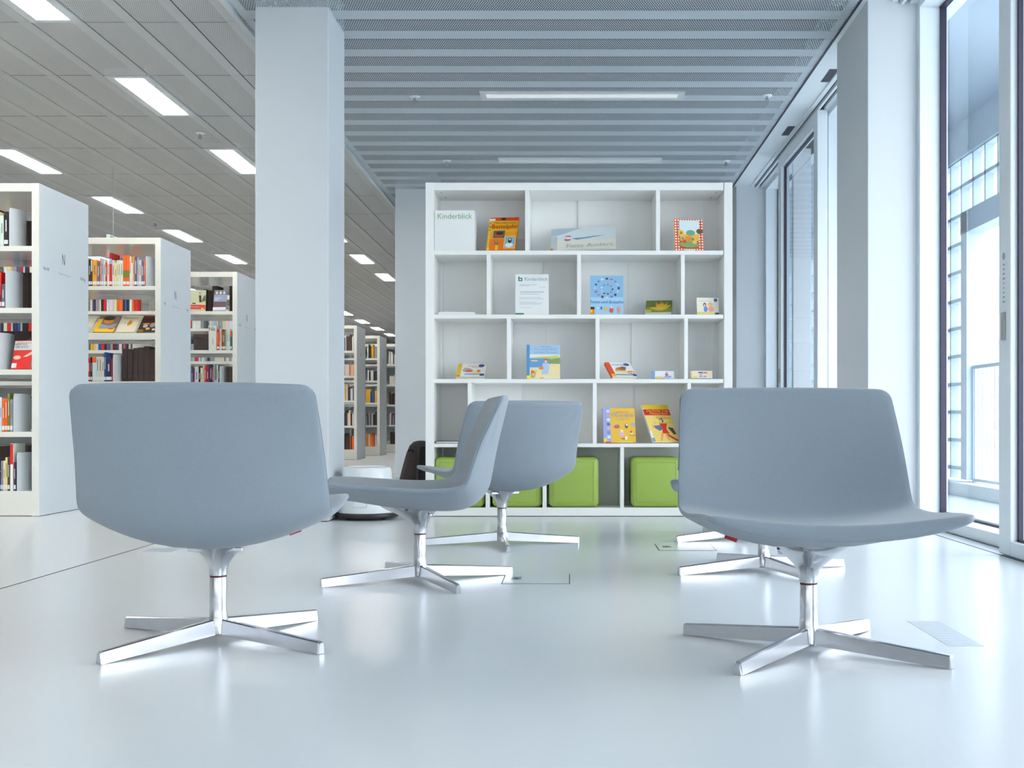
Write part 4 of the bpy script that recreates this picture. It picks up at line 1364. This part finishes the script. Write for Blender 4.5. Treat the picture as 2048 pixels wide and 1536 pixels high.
# second bookcase
n = px_row(1, 0, [(66, 100, 515, 'yellow'), (103, 143, 515, 'black'), (143, 167, 520, 'black', (.55, .98, 'white')), (169, 246, 520, 'amber'), (247, 294, 570, 'slate'), (295, 317, 490, 'orange'), (318, 358, 500, 'light blue'), (359, 391, 515, 'cream'),
                  (392, 416, 570, 'red'), (418, 456, 530, 'cream'), (457, 504, 405, 'red', (.66, .82, 'light blue')), (505, 544, 530, 'white'), (545, 582, 575, 'pale yellow'), (583, 613, 530, 'white'), (614, 645, 530, 'cream'), (646, 689, 535, 'white'), (690, 744, 450, 'orange', (.28, .5, 'green')),
                  (745, 803, 445, 'orange', (.28, .5, 'green')), (804, 832, 465, 'white'), (833, 860, 470, 'amber', (.0, .78, 'white')), (861, 885, 465, 'peach'), (886, 929, 475, 'slate'), (930, 961, 485, 'light blue'), (962, 1004, 530, 'cream'), (1005, 1044, 545, 'slate'), (1045, 1067, 530, 'orange')],
           8.532, 0, 165, 972)
rand_row(1, 0, WX(172, BY[1]) - XR - 0.004, -0.72, 21, MIX, detail=False, n0=n)
rand_row(1, 0, -1.10, -1.40, 22, MIX, detail=False, n0=n + 10)
bookend(1, 0, WX(290.5, BY[1]) - XR, 0.262, 'white bookend on the top shelf of the second bookcase')
rand_row(1, 1, -1.09, -1.40, 23, MIX, detail=False)
n = px_row(1, 2, [(62, 78, 970, 'green'), (80, 132, 970, 'red'), (134, 164, 960, 'black'), (166, 238, 950, 'white', (.76, .99, 'orange')), (240, 282, 950, 'white'), (283, 325, 950, 'cream'), (326, 367, 955, 'white'), (368, 404, 875, 'blue'), (405, 488, 960, 'navy'), (489, 504, 985, 'red')],
           8.532, 0, 165, 1372)
bookend(1, 2, WX(225, BY[1]) - XR, 0.235, 'white bookend on the third shelf of the second bookcase')
for q, (w, h, ln) in enumerate(((0.075, 0.285, 0), (0.046, 0.31, 0), (0.046, 0.30, 0), (0.044, 0.295, 0), (0.044, 0.28, 0), (0.044, 0.29, 0))):
    file_box(1, 2, -0.058 - 0.0485 * q - (0.028 if q else 0), w, h, '%s dark brown magazine file from the end panel, third shelf, second bookcase' % ORD[q], 0.09, 0.28, ln)


def rack_book(px0, px1, art, texts, cover, label, h=0.24):
    k = 1
    Yf = BY[1] + 0.024
    w = (px1 - px0) / F * Yf
    sl = math.degrees(math.atan2(0.195, 0.17))
    t = book(label, 0, LEVEL[1] + 0.010, w, h, 0.012, 0, sl, 0, cover, None, art, texts, Yf=Yf, name='magazine', group='magazines on the sloping rack of the second bookcase', cat='magazine', x=WX((px0 + px1) / 2, Yf))
    t.location.z = LEVEL[1] + 0.0165
    t.location.y = Yf - 0.011


rack_book(161, 181, [('r', 0, 0, 1, .3, (.8, .8, .78)), ('e', .2, .25, .15, .12, (.35, .33, .36))], (), (.88, .86, .78), 'pale magazine cut off by the nearest bookcase, on the sloping rack')
rack_book(186, 228, [('r', 0, 0, 1, .25, (.95, .76, .12)), ('r', 0, .25, .2, .8, (.93, .72, .15)), ('e', .52, .68, .24, .16, (.88, .50, .15)), ('e', .5, .84, .28, .13, (.2, .12, .1)), ('p', [(.22, .2), (.9, .2), (.98, .52), (.6, .38), (.2, .5)], (.55, .63, .72)), ('e', .8, .2, .14, .05, (.88, .25, .08))], (), (.50, .44, .36),
          'yellow magazine with a dark-haired child reading, on the sloping rack')
rack_book(232, 270, [('p', [(.40, .50), (.50, .78), (.58, .62), (.70, .74), (.62, .46), (.48, .36)], (.93, .60, .15)), ('e', .28, .55, .06, .06, (.75, .8, .82))], [(.5, .80, .030, 'Motivation', (.72, .45, .3))], (.90, .87, .76), 'cream magazine titled Motivation, on the sloping rack')
rack_book(274, 309, [('r', 0, .85, 1, 1, (.55, .16, .08)), ('e', .35, .5, .22, .05, (.85, .45, .15)), ('e', .35, .36, .14, .1, (.66, .68, .74)), ('e', .75, .40, .16, .12, (.55, .56, .62)), ('e', .8, .52, .2, .05, (.8, .42, .15)), ('e', .55, .20, .12, .07, (.9, .7, .2)), ('e', .9, .15, .1, .06, (.8, .85, .88)), ('r', 0, 0, .35, .14, (.6, .45, .12))], (), (.20, .13, .11),
          'dark magazine with a red top band, end of the sloping rack')
# third bookcase
Y3 = BY[2] + 0.03
book('book with a standing man and a red band, facing out in the third bookcase', 0, LEVEL[0], 0.17, 0.235, 0.014, -8, 12, 0, (.80, .82, .68), (.85, .85, .8), [('r', 0, .08, 1, .30, (.80, .26, .22)), ('r', .1, .30, 1, .40, (.9, .85, .6)), ('p', [(.58, .75), (.72, .75), (.76, .42), (.62, .42)], (.25, .14, .14)), ('e', .64, .86, .06, .06, (.8, .6, .45)),
     ('p', [(.74, .45), (1, .48), (.98, .75), (.90, .75)], (.4, .42, .3)), ('e', .3, .36, .12, .03, (.2, .22, .2)), ('e', .82, .12, .08, .05, (.95, .7, .4))], [(.35, .17, .022, 'Motivation', (.9, .7, .65))], Yf=Y3, name='book', group='books facing out in the third bookcase', x=WX(394, Y3))
book('grey-blue book with a photo strip, facing out in the third bookcase', 0, LEVEL[0], 0.145, 0.235, 0.012, 8, 12, 0, (.56, .62, .74), (.85, .85, .85), [('r', 0, .78, 1, .96, (.45, .4, .4)), ('e', .2, .87, .09, .07, (.9, .88, .85)), ('e', .5, .87, .09, .07, (.9, .85, .82)), ('e', .78, .87, .09, .07, (.85, .85, .88)), ('r', 0, .2, 1, .45, (.35, .24, .25)), ('r', 0, .05, 1, .18, (.9, .9, .9)),
     ('r', .08, .6, .6, .63, (.85, .87, .9)), ('r', .08, .53, .4, .56, (.85, .87, .9))], (), Yf=Y3, name='book', group='books facing out in the third bookcase', x=WX(438, Y3))
for q, (x1, w, h) in enumerate(((-0.06, 0.035, 0.24), (-0.10, 0.035, 0.29), (-0.26, 0.06, 0.29), (-0.325, 0.05, 0.24), (-0.38, 0.04, 0.25))):
    file_box(2, 0, x1, w, h, '%s dark brown magazine file from the end panel, top shelf, third bookcase' % ORD[q], 0.18, 0.2)
rand_row(2, 0, -1.09, -1.60, 32, MIX, 0.17, 0.22, n0=8)
n = px_row(2, 1, [(815, 876, 125, 'red', (.25, .85, 'orange')), (882, 908, 110, 'white'), (909, 936, 105, 'cream'), (937, 964, 130, 'red'), (965, 1020, 175, 'green'), (1022, 1050, 120, 'grey'), (1052, 1078, 130, 'white'), (1080, 1112, 120, 'white'), (1114, 1148, 110, 'white'), (1150, 1203, 180, 'teal', (.72, .98, 'orange'))], 12.8, 0, 370, 655)
t = thing('shelf_sign', 'white shelf divider sign lettered Nk in the third bookcase', 'sign', (WX(425, BY[2] + .01), BY[2] + 0.01, LEVEL[1] + 0.0005), group=None)
pbox('panel', -0.043, 0.043, 0, 0.16, 0, 0.262, M['bcw'], t, 0.002)
bm = bmesh.new()
text_bm(bm, 'Nk', 0.058, MXZ(-0.004, -0.001, 0.205), 'CENTER', 0)
text_bm(bm, 'P\u00e4dagogik', 0.016, MXZ(0.008, -0.001, 0.06) @ Matrix.Rotation(R(90), 4, 'Z'), 'LEFT', 0)
obj_keep(bm, 'lettering', [M['print']], t)
t = thing('storage_box', 'dark brown storage box left of the Nk sign', 'box', (WX(401.5, BY[2] + .01), BY[2] + 0.01, LEVEL[1] + 0.0005))
pbox('body', -0.077, 0.077, 0, 0.25, 0, 0.155, M['bfile'], t, 0.003)
pbox('lid', -0.0785, 0.0785, -0.0015, 0.2515, 0.125, 0.172, M['bfile'], t, 0.003)
rand_row(2, 1, -1.09, -1.60, 34, MIX, 0.17, 0.22, n0=16)
n = px_row(2, 2, [(132, 152, 1165, 'brown'), (154, 203, 1165, 'blue'), (205, 245, 1120, 'wine', (.0, .45, 'red')), (248, 345, 1075, 'white'), (347, 392, 1060, 'black'), (394, 452, 1100, 'cream'), (454, 496, 1020, 'cream'), (498, 540, 1060, 'red'), (542, 608, 1025, 'crimson'), (610, 632, 1030, 'purple'),
                  (633, 694, 1015, 'navy'), (696, 722, 1090, 'red'), (724, 768, 1000, 'light blue'), (769, 804, 1010, 'green', (.0, .35, 'white')), (806, 845, 1030, 'white'), (846, 880, 1030, 'brown')], 12.8, 0, 370, 1640 - 0)
bookend(2, 2, WX(438.5, BY[2]) - XR, 0.245, 'white bookend on the third shelf of the third bookcase')
file_box(2, 2, -0.06, 0.065, 0.24, 'dark brown magazine file by the end panel, third shelf, third bookcase', 0.06, 0.25)
# fourth bookcase, seen through the third
rand_row(3, 0, -0.65, -1.03, 41, WH, 0.18, 0.24)
rand_row(3, 0, -1.09, -1.40, 42, WH + ['red', 'navy'], 0.18, 0.24, n0=18)
rand_row(3, 1, -0.65, -1.03, 43, WH, 0.18, 0.24)
rand_row(3, 1, -1.09, -1.40, 44, WH + ['red', 'yellow'], 0.18, 0.24, n0=18)
# bookcases right of the big pillar
for k in (5, 6, 7):
    for lv in range(5):
        cols = (['brown', 'brown', 'white', 'slate'], ['orange', 'peach', 'white', 'cream'], ['cream', 'white', 'yellow', 'brown'], DK, ['brown', 'black', 'orange', 'brown'])[lv] if k == 5 else \
            (['orange', 'yellow', 'white', 'black', 'green', 'grey'], ['white', 'navy', 'black', 'cream'], ['yellow', 'red', 'orange', 'blue', 'light blue'], DK, ['red', 'orange', 'white', 'slate', 'yellow'])[lv] if k == 6 else \
            (['white', 'brown', 'white', 'grey'], ['white', 'black', 'cream'], ['brown', 'brown', 'black'], ['wine', 'navy', 'white'], ['brown', 'black', 'brown'])[lv]
        rand_row(k, lv, -0.055, -0.26 if k != 7 else -0.20, 500 + k * 10 + lv, cols, 0.16 if lv == 1 else 0.2, 0.2 if lv == 1 else 0.27)

# the red-and-white book facing out, nearest bookcase
Yn = BY[0] + 0.02
book('red and white book facing out on the third shelf of the nearest bookcase', 0, LEVEL[2], 0.148, 0.20, 0.02, 14, 14, 0, (.84, .08, .05), (.86, .85, .84), [('r', 0, .66, 1, .98, (.88, .88, .88)), ('e', .24, .40, .2, .07, (.93, .80, .68)), ('p', [(.55, .42), (1, .62), (1, .50), (.75, .42)], (.93, .80, .68)), ('r', .02, .04, .28, .2, (.93, .93, .93)), ('r', .1, .90, .9, .92, (.75, .5, .4))],
     [(.36, .82, .020, 'WEGE AUS', (.12, .1, .1)), (.44, .73, .020, 'DER ANGST', (.12, .1, .1))], Yf=Yn, name='book', group='books facing out in the nearest bookcase', x=WX(40, Yn))

# ------------------------------------------------------------------ light
w = bpy.data.worlds.new('overcast_sky')
sc.world = w
w.use_nodes = True
nt = w.node_tree
bg = nt.nodes['Background']
tc = nt.nodes.new('ShaderNodeTexCoord')
sep = nt.nodes.new('ShaderNodeSeparateXYZ')
nt.links.new(tc.outputs['Generated'], sep.inputs[0])
cr = nt.nodes.new('ShaderNodeValToRGB')
cr.color_ramp.elements[0].position = 0.0
cr.color_ramp.elements[0].color = (0.97, 0.985, 1.0, 1)
cr.color_ramp.elements[1].position = 0.7
cr.color_ramp.elements[1].color = (0.89, 0.945, 1.0, 1)
nt.links.new(sep.outputs[2], cr.inputs[0])
nt.links.new(cr.outputs[0], bg.inputs['Color'])
bg.inputs['Strength'].default_value = 2.9


def portal(name, loc, rot, sx_, sy_):
    l = bpy.data.lights.new(name, 'AREA')
    l.shape = 'RECTANGLE'
    l.size, l.size_y = sx_, sy_
    l.cycles.is_portal = True
    o = bpy.data.objects.new(name, l)
    col.objects.link(o)
    o.location = loc
    o.rotation_euler = rot


portal('portal_side', (2.5, 4.8, 1.65), (0, R(90), 0), 3.3, 5.0)
portal('portal_side_near', (2.5, -1.0, 1.65), (0, R(90), 0), 3.3, 5.0)
portal('portal_side_far', (2.5, 10.65, 1.65), (0, R(90), 0), 3.3, 5.0)
portal('portal_front', (-4.75, -7.25, 1.7), (R(90), 0, 0), 8.6, 1.6)

# ------------------------------------------------------------------ camera
cam = bpy.data.cameras.new('camera')
cam.sensor_width = 36
cam.lens = F / 2048 * 36
cam.shift_x = -(CX - 1024) / 2048
cam.shift_y = (CY - 768) / 2048
cam.clip_end = 300
co = bpy.data.objects.new('camera', cam)
col.objects.link(co)
co.location = (0, 0, H)
co.rotation_euler = (R(90), 0, 0)
sc.camera = co
vs = sc.view_settings
vs.view_transform = 'Standard'
vs.look = 'None'
vs.exposure = 1.19
vs.gamma = 1.0
vs.use_curve_mapping = False
cy = sc.cycles
cy.max_bounces = 10
cy.diffuse_bounces = 5
cy.glossy_bounces = 5
cy.transparent_max_bounces = 16
cy.transmission_bounces = 6
cy.sample_clamp_indirect = 8.0
cy.caustics_reflective = False
cy.caustics_refractive = False
cy.use_denoising = True
